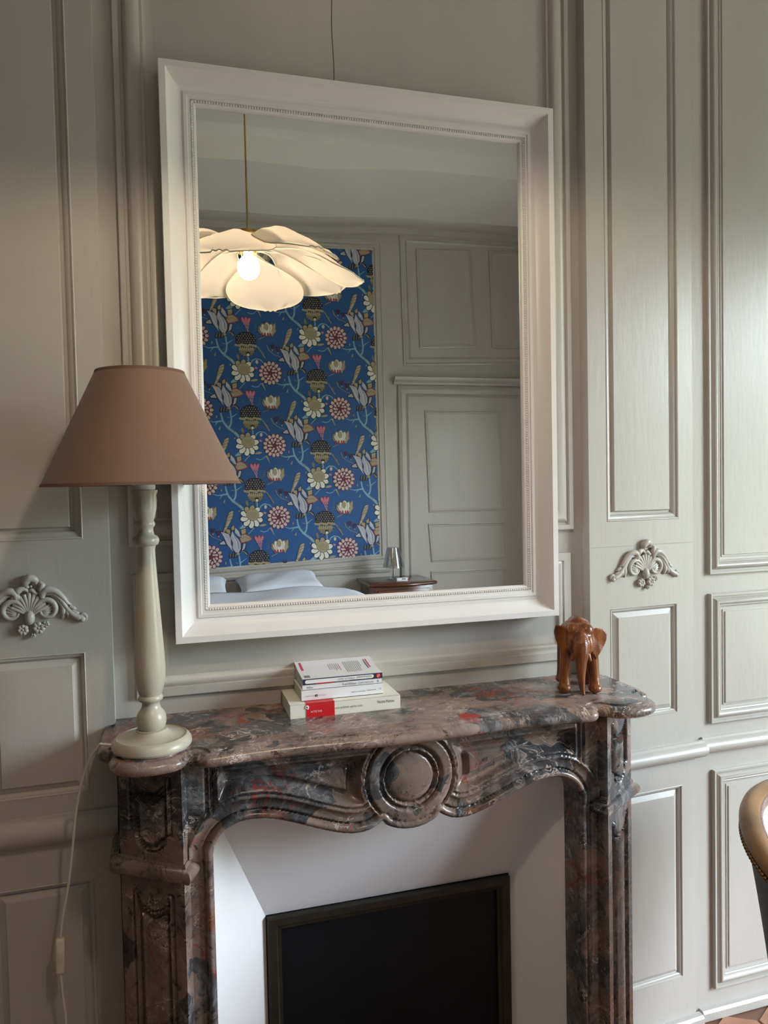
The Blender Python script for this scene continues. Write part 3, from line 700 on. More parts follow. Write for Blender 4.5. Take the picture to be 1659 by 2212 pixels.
# opening contour
hc = [(.392, 0), (.392, .40), (.392, .74), (.3915, .765), (.386, .785), (.374, .802), (.356, .814), (.335, .820), (.31, .821), (.28, .817), (.24, .805), (.20, .790), (.165, .778), (.135, .770), (.11, .768), (.088, .771), (.070, .779), (.0605, .7865)]
ZM, RM = .868, .106
a0 = math.asin(.0605/RM); lobe = [(RM*math.sin(a), ZM-RM*math.cos(a)) for a in np.linspace(a0, 0, 9)]
hcd = densify(hc, 5)+lobe[1:]
cont = np.array([(x, z) for x, z in hcd]+[(-x, z) for x, z in hcd[::-1][1:]])
def seg_dist(P, C):
    d = np.full(len(P), 9.); near = np.zeros_like(P)
    for i in range(len(C)-1):
        a, b = C[i], C[i+1]; ab = b-a; t = np.clip(((P-a)@ab)/max(ab@ab, 1e-12), 0, 1); q = a+t[:, None]*ab
        dd = np.linalg.norm(P-q, axis=1); m = dd < d; d[m] = dd[m]; near[m] = q[m]
    return d, near
step = .0026; xs = np.arange(-.4368, .4369, step); zsx = np.arange(0, .9465, step)
GX, GZ = np.meshgrid(xs, zsx); P2 = np.stack([GX.ravel(), GZ.ravel()], 1)
d, near = seg_dist(P2, cont)
cx_sorted = cont[np.argsort(cont[:, 0])]
from_top = np.interp(np.abs(P2[:, 0]), [p[0] for p in sorted(hcd[int(5*2):], key=lambda p: p[0])], [p[1] for p in sorted(hcd[int(5*2):], key=lambda p: p[0])])
inside = (np.abs(P2[:, 0]) < .3919) & (P2[:, 1] < from_top)
ax = np.abs(P2[:, 0]); zz = P2[:, 1]; rm = np.hypot(P2[:, 0], zz-ZM)
def sst(a, b, x): t = np.clip((x-a)/(b-a), 0, 1); return t*t*(3-2*t)
h = np.full(len(P2), .004)
# apron panels either side of the medallion
s = np.minimum.reduce([d-.052, rm-.101, .384-ax, .928-zz, np.where(zz > .74, 1., -1.)])
pan = np.where(s < 0, .004, np.where(s < .0045, .0095, np.where(s < .026, -.013+.020*(1-np.clip((s-.0045)/.0215, 0, 1))**2.0, -.013+.010*sst(.026, .031, s))))
h = np.where(s > -.001, pan, h)
h = np.where((ax > .388) & (ax < .3935) & (zz > .79), -.003, h); h = np.where((ax > .400) & (ax < .404) & (zz > .78), -.002, h)
# edge moulding that follows the opening
e = np.where(d < .017, .001+.012*np.sqrt(np.clip(1-((d-.0085)/.0085)**2, 0, 1)), np.where(d < .0205, -.004, np.where(d < .042, .0065-.003*np.sin((d-.0205)/.0215*PI), np.where(d < .047, .0105, h))))
edge_on = (d < .047) & ~((ax > .385) & (zz < .76) & (d > .030))
h = np.where(edge_on, e, h)
# medallion
med = np.where(rm < .050, .002+.010*np.sqrt(np.clip(1-(rm/.0505)**2, 0, 1))**.7, np.where(rm < .055, -.003, np.where(rm < .060, .0115, np.where(rm < .065, -.002, np.where(rm < .068, .008, np.where(rm < .090, .0105, np.where(rm < .0945, -.002, .011)))))))
h = np.where((rm < .099) & (d > .017) & (zz > .77), med, h)
h = h-.004*((ax > .392) & (zz < .752))                        # jamb blocks sit back a little
bow = -.231-.012*np.cos(np.clip(P2[:, 0]/.42, -1, 1)*PI/2)**2*(zz > 0)
ny_, nx_ = len(zsx), len(xs)
# soften steps a touch
H2 = h.reshape(ny_, nx_)
for _ in range(1):
    K = H2.copy(); K[1:-1, 1:-1] = (H2[1:-1, 1:-1]*6+H2[:-2, 1:-1]+H2[2:, 1:-1]+H2[1:-1, :-2]+H2[1:-1, 2:])/10; H2 = K
h = H2.ravel()
pos = P2.copy(); snap = inside & (d < step*1.05); pos[snap] = near[snap]
dead = inside & ~snap
V3 = np.stack([pos[:, 0], bow-np.where(snap, .001, h), pos[:, 1]], 1)
idx = np.arange(len(P2)).reshape(ny_, nx_)
q4 = np.stack([idx[:-1, :-1], idx[:-1, 1:], idx[1:, 1:], idx[1:, :-1]], -1).reshape(-1, 4)
q4 = q4[~dead[q4].any(1) & ~snap[q4].all(1)]
used = np.unique(q4); rem = -np.ones(len(P2), int); rem[used] = np.arange(len(used))
me = bpy.data.meshes.new('apron'); me.from_pydata(V3[used].tolist(), [], rem[q4].tolist()); me.update()
link('apron', me, MARBLE, MAN, 180)
so = MB(); n = len(cont); bw = -.231-.012*np.cos(np.clip(cont[:, 0]/.42, -1, 1)*PI/2)**2-.0015
so.add([(cont[i][0], bw[i], cont[i][1]) for i in range(n)]+[(cont[i][0], -.165, cont[i][1]) for i in range(n)], [(i, i+1, n+i+1, n+i) for i in range(n-1)])
so.build('apron_soffit', MARBLE, MAN, 60)
# pilasters: canted blocks with carved panels, collar roll
fa = np.array([.447, -.258]); fb = np.array([.5625, -.172]); FW = np.linalg.norm(fb-fa)
def pil_height(u, z):         # u across the canted face from its inner edge, z up
    uc = u-FW/2
    def pnl(z0, z1, tongue_top, tongue_bot):
        sx = .047-abs(uc); rz = .036
        top = z1-(rz-math.sqrt(max(rz*rz-uc*uc, 0)) if abs(uc) < rz else rz)*(-1 if tongue_top else 1)-(rz if tongue_top else 0)
        bot = z0+(rz-math.sqrt(max(rz*rz-uc*uc, 0)) if abs(uc) < rz else rz)
        return min(sx, top-z, z-bot)
    s = max(pnl(.775, .925, True, False), pnl(.13, .700, True, False))
    if s < 0: return .0
    if s < .004: return -.006
    if s < .008: return .001
    if s < .019: return -.010
    return -.006+.010*math.sqrt(max(0, 1-(uc/.030)**2)) if abs(uc) < .030 else -.008
for sgn in (1, -1):
    PIL = MB(); nu, nz = 40, 250
    dirv = (fb-fa)/FW; nv = np.array([dirv[1], -dirv[0]])
    if nv[1] > 0: nv = -nv
    vs = []
    for j in range(nz+1):
        z = .0+.944*j/nz
        for i in range(nu+1):
            u = FW*i/nu; hh = pil_height(u, z) if 0 < i < nu else 0; p = fa+dirv*u+nv*hh; vs.append((sgn*p[0], p[1], z))
    fs = [(j*(nu+1)+i, j*(nu+1)+i+1, (j+1)*(nu+1)+i+1, (j+1)*(nu+1)+i) for j in range(nz) for i in range(nu)]
    PIL.add(vs, fs)
    for (pa, pb) in ((fa, (fa[0]-.013, -.228)), ((fa[0]-.013, -.228), (fa[0]-.013, -.150)), (fb, (fb[0], -.032))):
        PIL.add([(sgn*pa[0], pa[1], 0), (sgn*pb[0], pb[1], 0), (sgn*pb[0], pb[1], .944), (sgn*pa[0], pa[1], .944)], [(0, 1, 2, 3)])
    PIL.build('pilaster', MARBLE, MAN, 50)
    cl_ = MB(); prf = [(.726, .0), (.727, .010), (.732, .016), (.740, .019), (.748, .016), (.753, .010), (.755, .003), (.760, .002), (.762, 0)]
    path = [np.array([fa[0]-.014, -.226]), fa+np.array([-.002, -.0]), fb+np.array([.003, .002]), np.array([fb[0]+.003, -.05])]
    offs = [np.array([-1., 0]), np.array([-.45, -.95]), np.array([.95, -.45]), np.array([1., 0])]
    vs = []; m_ = len(prf)
    for p, o_ in zip(path, offs):
        for z, hh in prf: q = p+o_*hh; vs.append((sgn*q[0], q[1], z))
    cl_.add(vs, [(i*m_+k, i*m_+k+1, (i+1)*m_+k+1, (i+1)*m_+k) for i in range(3) for k in range(m_-1)])
    cl_.build('collar', MARBLE, MAN, 50)
    pb_ = MB(); pb_.add([(sgn*x, y, z) for z in (0, .09, .10) for x, y in ((fa[0]-.012, -.20), (fa[0]-.012 if z < .095 else fa[0], fa[1]-(.012 if z < .095 else 0)), (fb[0]+(.012 if z < .095 else 0), fb[1]-(.010 if z < .095 else 0)), (fb[0]+(.012 if z < .095 else 0), -.032))], [(k*4+i, k*4+i+1, (k+1)*4+i+1, (k+1)*4+i) for k in range(2) for i in range(3)])
    pb_.build('plinth', MARBLE, MAN, 30)
# ================================================================== fireplace lining and board
FB = empty('fireplace_lining', (0, 0, 0), 0, 'white plastered splayed fireplace lining inside the marble surround', 'fireplace')
bx0, bx1, bzt, byy = .187, .768, .523, -.050
ox0, ox1, oy, ozt = XC-.398, XC+.398, -.168, .845
for nm, q in (('side_cheek', [(ox0, oy, 0), (bx0, byy, 0), (bx0, byy, bzt), (ox0, oy, ozt)]), ('side_cheek', [(ox1, oy, 0), (bx1, byy, 0), (bx1, byy, bzt), (ox1, oy, ozt)]), ('top_slope', [(ox0, oy, ozt), (bx0, byy, bzt), (bx1, byy, bzt), (ox1, oy, ozt)])):
    m_ = MB(); m_.add(q, [(0, 1, 2, 3)]); m_.build(nm, PLASTER, FB)
HB = empty('hearth_board', (0, byy, 0), 0, 'black board with dark moulded frame closing the fireplace opening', 'board')
hbq = rect(bx0+.002, bx1-.002, .0, bzt-.002); HBP = Plane((0, 0, 0))
m_ = MB(); frame(m_, HBP, hbq, [(0, 0), (0, .012), (.004, .014), (.020, .012), (.024, .008), (.031, .006), (.031, -.004)]); m_.build('frame', BLACKFR, HB, 30)
m_ = MB(); m_.add([HBP.pt(p, -.003) for p in inset(hbq, .03)], [(0, 1, 2, 3)]); m_.build('panel', BLACK, HB)
# ================================================================== carved wall ornaments
def ornament(pl, cu, cz, label, k=1.337e-4):
    R = empty('carved_wall_ornament', (0, 0, 0), 0, label, 'ornament', None)
    def pt(x, y, h): return pl.pt((cu+(x-400)*k, cz-(y-800)*k), h*k)
    nn = Vector(pl.n); 
    def tubeo(mb, pts, r, flat=1.0, n=8):
        P = densify3(pts, 5); rr = np.interp(np.linspace(0, 1, len(P)), np.linspace(0, 1, len(r)), r) if isinstance(r, (list, tuple)) else [r]*len(P)
        mb.tube([pt(*p) for p in P], [float(x)*k*1.5 for x in rr], n, 0, flat, tuple(nn))
    def balo(mb, x, y, h, rx, ry, rh, n=12):
        c = pt(x, y, h); Rm = Matrix((pl.u, -pl.n, (0, 0, 1))).transposed(); mb.ball(c, (rx*k, rh*k, ry*k), n, 8, 0, Rm)
    # shell
    sh = MB()
    for i, a in enumerate(np.linspace(-62, 62, 11)):
        ra = math.radians(a); L = 350-60*abs(a)/62
        x1, y1 = 400+L*math.sin(ra)*.95, 860-L*math.cos(ra)
        xm, ym = 400+L*.6*math.sin(ra)*.8, 860-L*.6*math.cos(ra)
        tubeo(sh, [(400+40*math.sin(ra), 840, 30), (xm, ym, 42), (x1, y1, 30)], [12, 22, 24])
    sh_b = [pt(400+300*math.sin(a)*.95, 860-300*math.cos(a), 14) for a in np.linspace(-1.1, 1.1, 17)]
    sh.add([pt(400, 900, 20)]+sh_b, [(0, i, i+1) for i in range(1, 17)])
    sh.build('shell', PAINT, R, 60)
    bo = MB(); balo(bo, 400, 880, 50, 74, 108, 74, 16); bo.build('boss', PAINT, R, 180)
    for s in (1, -1):
        X = lambda x: 400+s*(x-400)
        lo = MB()          # round lobe beside the shell
        pts = [(X(640+r*math.cos(t)), 770+r*1.05*math.sin(t), 46-8*i/24) for i, (t, r) in enumerate(zip(np.linspace(-2.6, 3.1, 24), np.linspace(150, 92, 24)))]
        tubeo(lo, pts[::2], [22, 30, 26, 20, 14])
        for q in (-.9, -.45, 0, .45, .9, 1.35): tubeo(lo, [(X(540), 850, 26), (X(590+40*math.cos(q)), 800+50*math.sin(q), 34), (X(620+105*math.cos(q)), 775+110*math.sin(q), 22)], [10, 20, 14])
        lo.build('side_lobe', PAINT, R, 60)
        ar = MB()          # acanthus arm
        tubeo(ar, [(X(580), 590, 40), (X(590), 520, 52), (X(650), 470, 58), (X(760), 495, 52), (X(860), 590, 44), (X(930), 690, 36), (X(985), 720, 20)], [26, 34, 38, 34, 28, 20, 6])
        tubeo(ar, [(X(640), 540, 34), (X(750), 545, 40), (X(850), 650, 40), (X(920), 770, 40), (X(1000), 870, 40), (X(1090), 920, 40), (X(1150), 900, 38)], [16, 26, 26, 22, 30, 34, 20])
        tubeo(ar, [(X(700), 560, 26), (X(800), 640, 28), (X(860), 740, 28), (X(870), 830, 26), (X(850), 930, 12)], [10, 22, 26, 34, 8])
        tubeo(ar, [(X(890), 760, 34), (X(935), 850, 34), (X(940), 920, 14)], [14, 30, 8]); tubeo(ar, [(X(960), 740, 32), (X(1020), 780, 28), (X(1050), 800, 10)], [18, 20, 5]); tubeo(ar, [(X(990), 810, 40), (X(1060), 850, 34), (X(1100), 870, 24)], [14, 16, 6])
        balo(ar, X(1135), 950, 40, 50, 50, 42)
        tubeo(ar, [(X(1095), 905, 30), (X(1140), 870, 34), (X(1188), 910, 32), (X(1190), 975, 24)], [14, 18, 16, 8])
        ar.build('acanthus_arm', PAINT, R, 60)
    cr_ = MB()
    tubeo(cr_, [(215, 560, 40), (250, 470, 50), (330, 440, 46), (400, 500, 40)], [14, 36, 26, 12]); tubeo(cr_, [(590, 560, 40), (570, 460, 52), (590, 400, 54), (550, 350, 46)], [18, 30, 30, 14])
    tubeo(cr_, [(380, 500, 34), (440, 470, 44), (500, 520, 40), (560, 500, 30)], [12, 24, 22, 10])
    tubeo(cr_, [(345, 420, 30), (360, 340, 54), (420, 285, 66), (490, 310, 62), (500, 360, 50), (455, 365, 44)], [18, 44, 44, 34, 22, 14]); balo(cr_, 380, 415, 50, 34, 26, 30); balo(cr_, 430, 410, 44, 20, 22, 24); balo(cr_, 545, 385, 44, 24, 22, 24)
    tubeo(cr_, [(160, 600, 34), (190, 555, 44), (250, 560, 44), (265, 620, 38)], [16, 28, 26, 12])
    cr_.build('crest', PAINT, R, 60)
    for fx, fy, fr, nP in ((520, 1040, 88, 7), (298, 1055, 80, 7), (622, 990, 50, 5), (440, 1150, 34, 5)):
        fl_ = MB()
        for i in range(nP):
            a = 2*PI*i/nP+.3; balo(fl_, fx+fr*.62*math.cos(a), fy+fr*.62*math.sin(a), 44, fr*.46, fr*.46, 38, 8)
        balo(fl_, fx, fy, 50, fr*.28, fr*.28, 34, 8); fl_.build('flower', PAINT, R, 180)
    return R
def densify3(P, k):
    out = []
    P = [np.array(p, float) for p in P]
    for i in range(len(P)-1):
        p0 = P[max(i-1, 0)]; p1 = P[i]; p2 = P[i+1]; p3 = P[min(i+2, len(P)-1)]
        for j in range(k):
            t = j/k; out.append(.5*((2*p1)+(-p0+p2)*t+(2*p0-5*p1+4*p2-p3)*t*t+(-p0+3*p1-3*p2+p3)*t**3))
    out.append(P[-1]); return out
ol_ = PL.hit(65, 1322); ornament(PL, ol_[0], ol_[1], 'painted carved shell and acanthus ornament on the wall panel behind the table lamp')
or_ = PR.hit(1391, 1229); ornament(PR, or_[0], or_[1], 'painted carved shell and acanthus ornament on the wall panel above the wooden elephant')
# ================================================================== table lamp
LX, LY = -.034, -.204
LAMP = empty('table_lamp', (LX, LY, ZS), 0, 'turned greige wooden table lamp with brown conical shade and cream cord', 'lamp')
prof = [(.0, 0), (.0695, 0), (.0715, .001), (.0725, .004), (.0735, .0045), (.0735, .008), (.0725, .012), (.0695, .017), (.066, .0205), (.064, .0215), (.0628, .0200), (.060, .0196), (.050, .0206), (.040, .0232), (.032, .0275), (.0285, .0315), (.0285, .034), (.0225, .0345)]
m_ = MB(); m_.lathe(prof, n=72); m_.build('base', LAMPWOOD, LAMP, 24)
prof = [(.0, .031), (.0215, .031), (.0215, .033), (.0245, .037), (.027, .044), (.0278, .051), (.0268, .059), (.0238, .066), (.019, .072), (.0165, .078), (.016, .083), (.0175, .087), (.0215, .0885), (.023, .0925), (.0215, .0965), (.020, .0985), (.0215, .102), (.0255, .115), (.0282, .133), (.0288, .150), (.0278, .175), (.0255, .21), (.0225, .26), (.0195, .31), (.0175, .345), (.0165, .372), (.0175, .377), (.0182, .380), (.0225, .382), (.0245, .388), (.0245, .392), (.022, .397), (.0165, .400), (.0145, .408), (.0145, .414), (.018, .418), (.018, .423), (.0155, .427), (.018, .432), (.0215, .45), (.0225, .465), (.0215, .474), (.0245, .481), (.0245, .484), (0, .484)]
m_ = MB(); m_.lathe(prof, n=48, cap=False); m_.build('stem', LAMPWOOD, LAMP, 50)
m_ = MB(); m_.lathe([(.0, .483), (.0195, .483), (.0205, .488), (.0205, .512), (.013, .514), (.013, .535), (0, .535)], n=28, cap=False); m_.build('bulb_socket', SOCKET, LAMP, 40)
m_ = MB(); m_.lathe([(.012, .532), (.02, .55), (.029, .575), (.029, .60), (.018, .622), (0, .628)], n=24, cap=False); m_.build('bulb', plain('unlit_white_bulb', (.8, .8, .78), .3), LAMP, 60)
b0, b1, t0_, t1_ = .178, .494, .079, .704
m_ = MB(); m_.lathe([(b0, b1), (t0_, t1_), (t0_-.0015, t1_), (b0-.0015, b1), (b0, b1)], n=96, cap=False); sh_ = m_.build('lamp_shade', SHADE, LAMP, 60)
m_ = MB(); m_.lathe([(b0+.0012, b1-.0008), (b0+.0012-.0025, b1+.0045), (b0-.003, b1+.0045), (b0-.002, b1-.0008), (b0+.0012, b1-.0008)], n=96, cap=False); m_.build('shade_binding', SHADETRIM, sh_, 40)
m_ = MB(); m_.lathe([(t0_+.0040, t1_-.0095), (t0_+.0008, t1_), (t0_-.002, t1_+.0004), (t0_-.002, t1_-.006), (t0_+.0030, t1_-.0095), (t0_+.0040, t1_-.0095)], n=96, cap=False); m_.build('shade_binding', SHADETRIM, sh_, 40)
m_ = MB(); rr_ = t0_+(b0-t0_)*.12
for a in (0, 2.094, 4.189): m_.tube([(.012*math.cos(a), .012*math.sin(a), .525), (.05*math.cos(a), .05*math.sin(a), .60), (rr_*math.cos(a), rr_*math.sin(a), t1_-.028)], .0013, 6)
m_.build('shade_carrier', GOLD, LAMP, 60)
cw = [(-.071, .012, .006), (-.088, .010, .010)]
for (px, py, y) in ((213, 1612, -.19), (185, 1660, -.155), (166, 1740, -.12), (157, 1830, -.105), (148, 1910, -.095), (136, 1980, -.088), (130.5, 2030, -.084)):
    p = Yp(px, py, y); cw.append((p[0]-LX, p[1]-LY, p[2]-ZS))
cd2 = []
for (px, py, y) in ((131, 2098, -.080), (136, 2150, -.078), (142, 2195, -.077), (145, 2240, -.076)):
    p = Yp(px, py, y); cd2.append((p[0]-LX, p[1]-LY, p[2]-ZS))
cd2 += [(cd2[-1][0]+.01, cd2[-1][1], -.75), (cd2[-1][0]+.03, cd2[-1][1]-.01, -.93), (cd2[-1][0]-.02, cd2[-1][1]-.03, -.968), (cd2[-1][0]-.25, cd2[-1][1]-.02, -.970)]
m_ = MB(); m_.tube([tuple(p) for p in densify3(cw, 6)], .0027, 8); m_.tube([tuple(p) for p in densify3(cd2, 6)], .0027, 8); co = m_.build('cord', CORD, LAMP, 60)
ps_, pe_ = Vector(cw[-1]), Vector(cd2[0]); mid = (ps_+pe_)/2; dz = (ps_-pe_).length
rt = Vector((0, 0, 1)).rotation_difference((ps_-pe_).normalized()).to_matrix()
sw = rbox('switch', SWITCHM, co, (.0175, .013, dz+.006), mid, .004, 3, rt); rbox('switch_rocker', plain('ivory_rocker', (.68, .63, .5), .4), co, (.010, .003, .020), mid+Vector((0, -.0068, 0)), .0012, 2, rt)
# ================================================================== books
def text_mesh(body, size, spacing=1.0):
    c = bpy.data.curves.new('lettering', 'FONT'); c.body = body; c.size = size; c.space_character = spacing; c.resolution_u = 2
    o = bpy.data.objects.new('lettering', c); COL.objects.link(o); bpy.context.view_layer.update()
    dg = bpy.context.evaluated_depsgraph_get(); me = bpy.data.meshes.new_from_object(o.evaluated_get(dg))
    bpy.data.objects.remove(o); bpy.data.curves.remove(c); return me
def lettering(body, parent, m, x0, x1, zc, yf, name='lettering', hmax=None, top=None, flip=False, bold=0.0):
    me = text_mesh(body, 1.0); co = np.array([v.co[:] for v in me.vertices])
    lo, hi = co.min(0), co.max(0); sc_ = (x1-x0)/(hi[0]-lo[0]); szz = sc_
    if hmax: szz = min(hmax/(hi[1]-lo[1]), sc_*1.6)
    for v in me.vertices:
        X = (v.co.x-lo[0])*sc_; Yc = (v.co.y-(lo[1]+hi[1])/2)*szz
        v.co = (x0+X, yf, zc+Yc)
    me.update(); return link(name, me, m, parent)
def flatprint(parent, m, x0, x1, z0, z1, yf, name='printed_block'):
    mb = MB(); mb.add([(x0, yf, z0), (x1, yf, z0), (x1, yf, z1), (x0, yf, z1)], [(0, 1, 2, 3)]); return mb.build(name, m, parent)
def book(name, label, x, y, z, L, D, T, cov, pages, rz=0.0, lift=0.0):
    R = empty(name, (x, y, z), rz, label, 'book', 'books on the mantelpiece')
    t = .0007; mb = MB()
    mb.box(0, L, -.0, t, 0, T); mb.box(0, L, 0, D, 0, t)
    nS = 10
    vs = []; 
    for i in range(nS+1):
        v = i/nS; zz_ = T-t+lift*v**1.6; vs += [(0, D*v, zz_), (L, D*v, zz_), (L, D*v, zz_+t), (0, D*v, zz_+t)]
    fs = [(i*4+k, i*4+(k+1) % 4, (i+1)*4+(k+1) % 4, (i+1)*4+k) for i in range(nS) for k in range(4)]+[(0, 1, 2, 3), (nS*4+3, nS*4+2, nS*4+1, nS*4)]
    mb.add(vs, fs); mb.build('cover', cov, R, 30)
    pg = MB(); vs = []
    for i in range(nS+1):
        v = i/nS; zz_ = T-t-.0002+lift*.75*v**1.6; vs += [(.0015, .001+(D-.003)*v, t), (L-.0015, .001+(D-.003)*v, t), (L-.0015, .001+(D-.003)*v, zz_), (.0015, .001+(D-.003)*v, zz_)]
    pg.add(vs, [(i*4+k, i*4+(k+1) % 4, (i+1)*4+(k+1) % 4, (i+1)*4+k) for i in range(nS) for k in range(4)]+[(0, 1, 2, 3), (nS*4+3, nS*4+2, nS*4+1, nS*4)])
    pg.build('page_block', pages, R, 30)
    return R
YF = -.0006
T1 = .0292
B1 = book('paperback_book', 'large cream paperback with red band round its spine, lowest of the stack', .2407, -.1315, ZS, .2395, .130, T1, CREAMBOOK, CREAMBOOK, -.006)
L1_ = .2395; fx = lambda zx: (zx-262)/1313*L1_
mb = MB(); bw0, bw1 = fx(445), fx(778)
mb.box(bw0, bw1, -.0009, .0, -.0, T1+.0006); mb.box(bw0, bw1, -.0009, .130, T1, T1+.0006); bnd = mb.build('paper_band', RED, B1)
lettering('ACTES SUD', bnd, PAPERW, fx(497), fx(628), T1*.42, -.0014, hmax=.0040)
sw_ = MB(); sw_.tube([(fx(455)+.0035*math.cos(t)*(1-t/16), -.0014, T1*.76+.0042*math.sin(t)*(1-t/16)) for t in np.linspace(-1.2, 8.5, 24)], .0009, 5); sw_.build('spine_emblem', PAPERW, bnd)
lettering('urs enfants après eux', B1, GREYINK, fx(790), fx(1112), T1*.5, YF, hmax=.0066)
lettering('Nicolas Mathieu', B1, INK, fx(1293), fx(1500), T1*.64, YF, hmax=.0062)
T2 = .0232; Z2 = ZS+T1+.0007
B2 = book('paperback_book', 'white paperback with black dot emblem on spine, directly on the cream book', .2685, -.1112, Z2, .1795, .106, T2, WHITEBOOK, PAGES, .0)
fx = lambda zx: (zx-390)/975*.1795
lettering('LIANA LEVI', B2, GREYINK, fx(438), fx(540), T2*.42, YF, hmax=.0022); lettering('PICCOLO', B2, GREYINK, fx(592), fx(678), T2*.42, YF, hmax=.0022)
dm = MB(); dm.lathe([(0, 0), (.0026, 0), (.0026, .0003), (0, .0003)], n=20, cap=False)
for i, v in enumerate(dm.v): dm.v[i] = (v[0]+fx(566), YF-v[2], v[1]+T2*.42)
dm.build('spine_emblem', INK, B2); flatprint(B2, PAPERW, fx(566)-.0006, fx(566)+.0007, T2*.42-.0007, T2*.42+.0007, YF-.0006, 'emblem_centre')
lettering('NÉGAR DJAVADI', B2, INK, fx(977), fx(1145), T2*.40, YF, hmax=.0036); lettering('Désorientale', B2, GREYINK, fx(1168), fx(1277), T2*.46, YF, hmax=.0036); lettering('1 6', B2, GREYINK, fx(1315), fx(1342), T2*.5, YF, hmax=.005)
T3 = .0100; Z3 = Z2+T2
B3 = book('paperback_book', 'thin white paperback second from the top of the stack', .2715, -.1075, Z3, .1745, .106, T3, WHITEBOOK, PAGESW, -.012)
fx = lambda zx: (zx-405)/945*.1745
lettering('Fred Uhlman', B3, INK, fx(875), fx(1037), T3*.46, YF, hmax=.0050); lettering("L'ami retrouvé", B3, GREYINK, fx(1067), fx(1248), T3*.50, YF, hmax=.0050)
lettering('folio', B3, INK, fx(455), fx(525), T3*.42, YF, hmax=.0042); flatprint(B3, GREYINK, fx(1292), fx(1296), T3*.2, T3*.8, YF); lettering('4', B3, INK, fx(1298), fx(1312), T3*.5, YF, hmax=.0045)
T4 = .0128; Z4 = Z3+T3
B4 = book('paperback_book', 'worn paperback with dark blue spine on top of the stack, cover bent up', .2720, -.1085, Z4, .1755, .108, T4, WHITEBOOK, PAGESW, -.004, .013)
fx = lambda zx: (zx-405)/950*.1755
flatprint(B4, NAVY, 0, .1755, .0004, T4-.0004, YF, 'spine_ground')
mb = MB(); rp = []
xa, xb, za_, zb_ = fx(432), fx(1250), T4*.20, T4*.82; rdd = (zb_-za_)/2
rp = [(xa+rdd+rdd*math.cos(t), (za_+zb_)/2+rdd*math.sin(t)) for t in np.linspace(PI/2, 1.5*PI, 9)]+[(xb-rdd+rdd*math.cos(t), (za_+zb_)/2+rdd*math.sin(t)) for t in np.linspace(-PI/2, PI/2, 9)]
mb.poly(rp, [], lambda p: (p[0], YF-.0002, p[1])); mb.build('spine_label', PAPERW, B4)
flatprint(B4, RED, fx(560), fx(775), .0003, T4*.17, YF-.0002, 'spine_stripe')
flatprint(B4, GREYINK, fx(780), fx(960), .0003, T4*.15, YF-.0002, 'spine_stripe')
lettering("L'ESPRIT DE FAMILLE", B4, GREYINK, fx(812), fx(1020), T4*.50, YF-.0004, hmax=.0042); lettering('JANINE BOISSARD', B4, INK, fx(1043), fx(1225), T4*.52, YF-.0004, hmax=.0042)
dm = MB(); dm.lathe([(0, 0), (.0050, 0), (.0050, .0003), (0, .0003)], n=24, cap=False)
for i, v in enumerate(dm.v): dm.v[i] = (v[0]+fx(1306), YF-.0002-v[2], v[1]+T4*.5)
dm.build('spine_roundel', RED, B4); lettering('LP', B4, PAPERW, fx(1306)-.0028, fx(1306)+.0028, T4*.5, YF-.0008, hmax=.0055)
# back cover print of the top book: x along spine, v across
def ontop(pts): return [(x, D_*v, T4+.0003+.013*v**1.6) for x, v in pts]
D_ = .108
def coverquads(name, m, quads):
    mb = MB()
    for (x0, x1, v0, v1) in quads:
        n = 4
        for i in range(n):
            a, b = v0+(v1-v0)*i/n, v0+(v1-v0)*(i+1)/n; mb.add(ontop([(x0, a), (x1, a), (x1, b), (x0, b)]), [(0, 1, 2, 3)])
    return mb.build(name, m, B4)
LB = .1755
rnd = random.Random(3)
coverquads('cover_text', GREYINK, [(LB*(.60+.025*i), LB*(.60+.025*i)+.0010, .20+.05*rnd.random()+(.25 if i == 8 else 0), .80+.02*rnd.random()) for i in range(9)]+[(LB*(.40+.026*i), LB*(.40+.026*i)+.0009, .36+.12*rnd.random(), .76) for i in range(5)])
coverquads('cover_title', PINKRED, [(LB*.905, LB*.905+.0028, .40, .86)]); coverquads('cover_subtitle', PINKRED, [(LB*.53, LB*.53+.001, .36, .74)]); coverquads('cover_title', GREYINK, [(LB*.875, LB*.875+.0028, .36, .84)])
coverquads('cover_stripe', PINKRED, [(LB*.045, LB*.045+.0050, .52, .93)])
coverquads('barcode', INK, [(LB*.035+.0014*i, LB*.035+.0014*i+(.0009 if i % 3 else .0005), .07, .22) for i in range(9)])
# ================================================================== wooden elephant
ELE = MB()
def cap(p, q, r0, r1, n=14, steps=6):
    P = [Vector(p).lerp(Vector(q), i/steps) for i in range(steps+1)]; ELE.tube([tuple(v) for v in P], [r0+(r1-r0)*i/steps for i in range(steps+1)], n)
    ELE.ball(p, r0*1.0, 12, 8); ELE.ball(q, r1*1.0, 12, 8)
K = .01
def b_(x, y, z, rx, ry, rz, rot=None): ELE.ball((x*K, y*K, z*K), (rx*K, ry*K, rz*K), 18, 12, 0, rot)
b_(0, 1.2, 11.2, 4.5, 6.0, 4.4); b_(0, 3.6, 11.0, 4.2, 3.6, 4.2); b_(0, -2.0, 11.6, 4.3, 3.2, 4.0)
cap((0, -1.0*K, 14.2*K), (0, 3.5*K, 14.0*K), .022, .020); b_(.2, .0, 14.7, 2.6, 3.2, 1.3); b_(.2, .2, 15.5, .9, 2.0, .7)
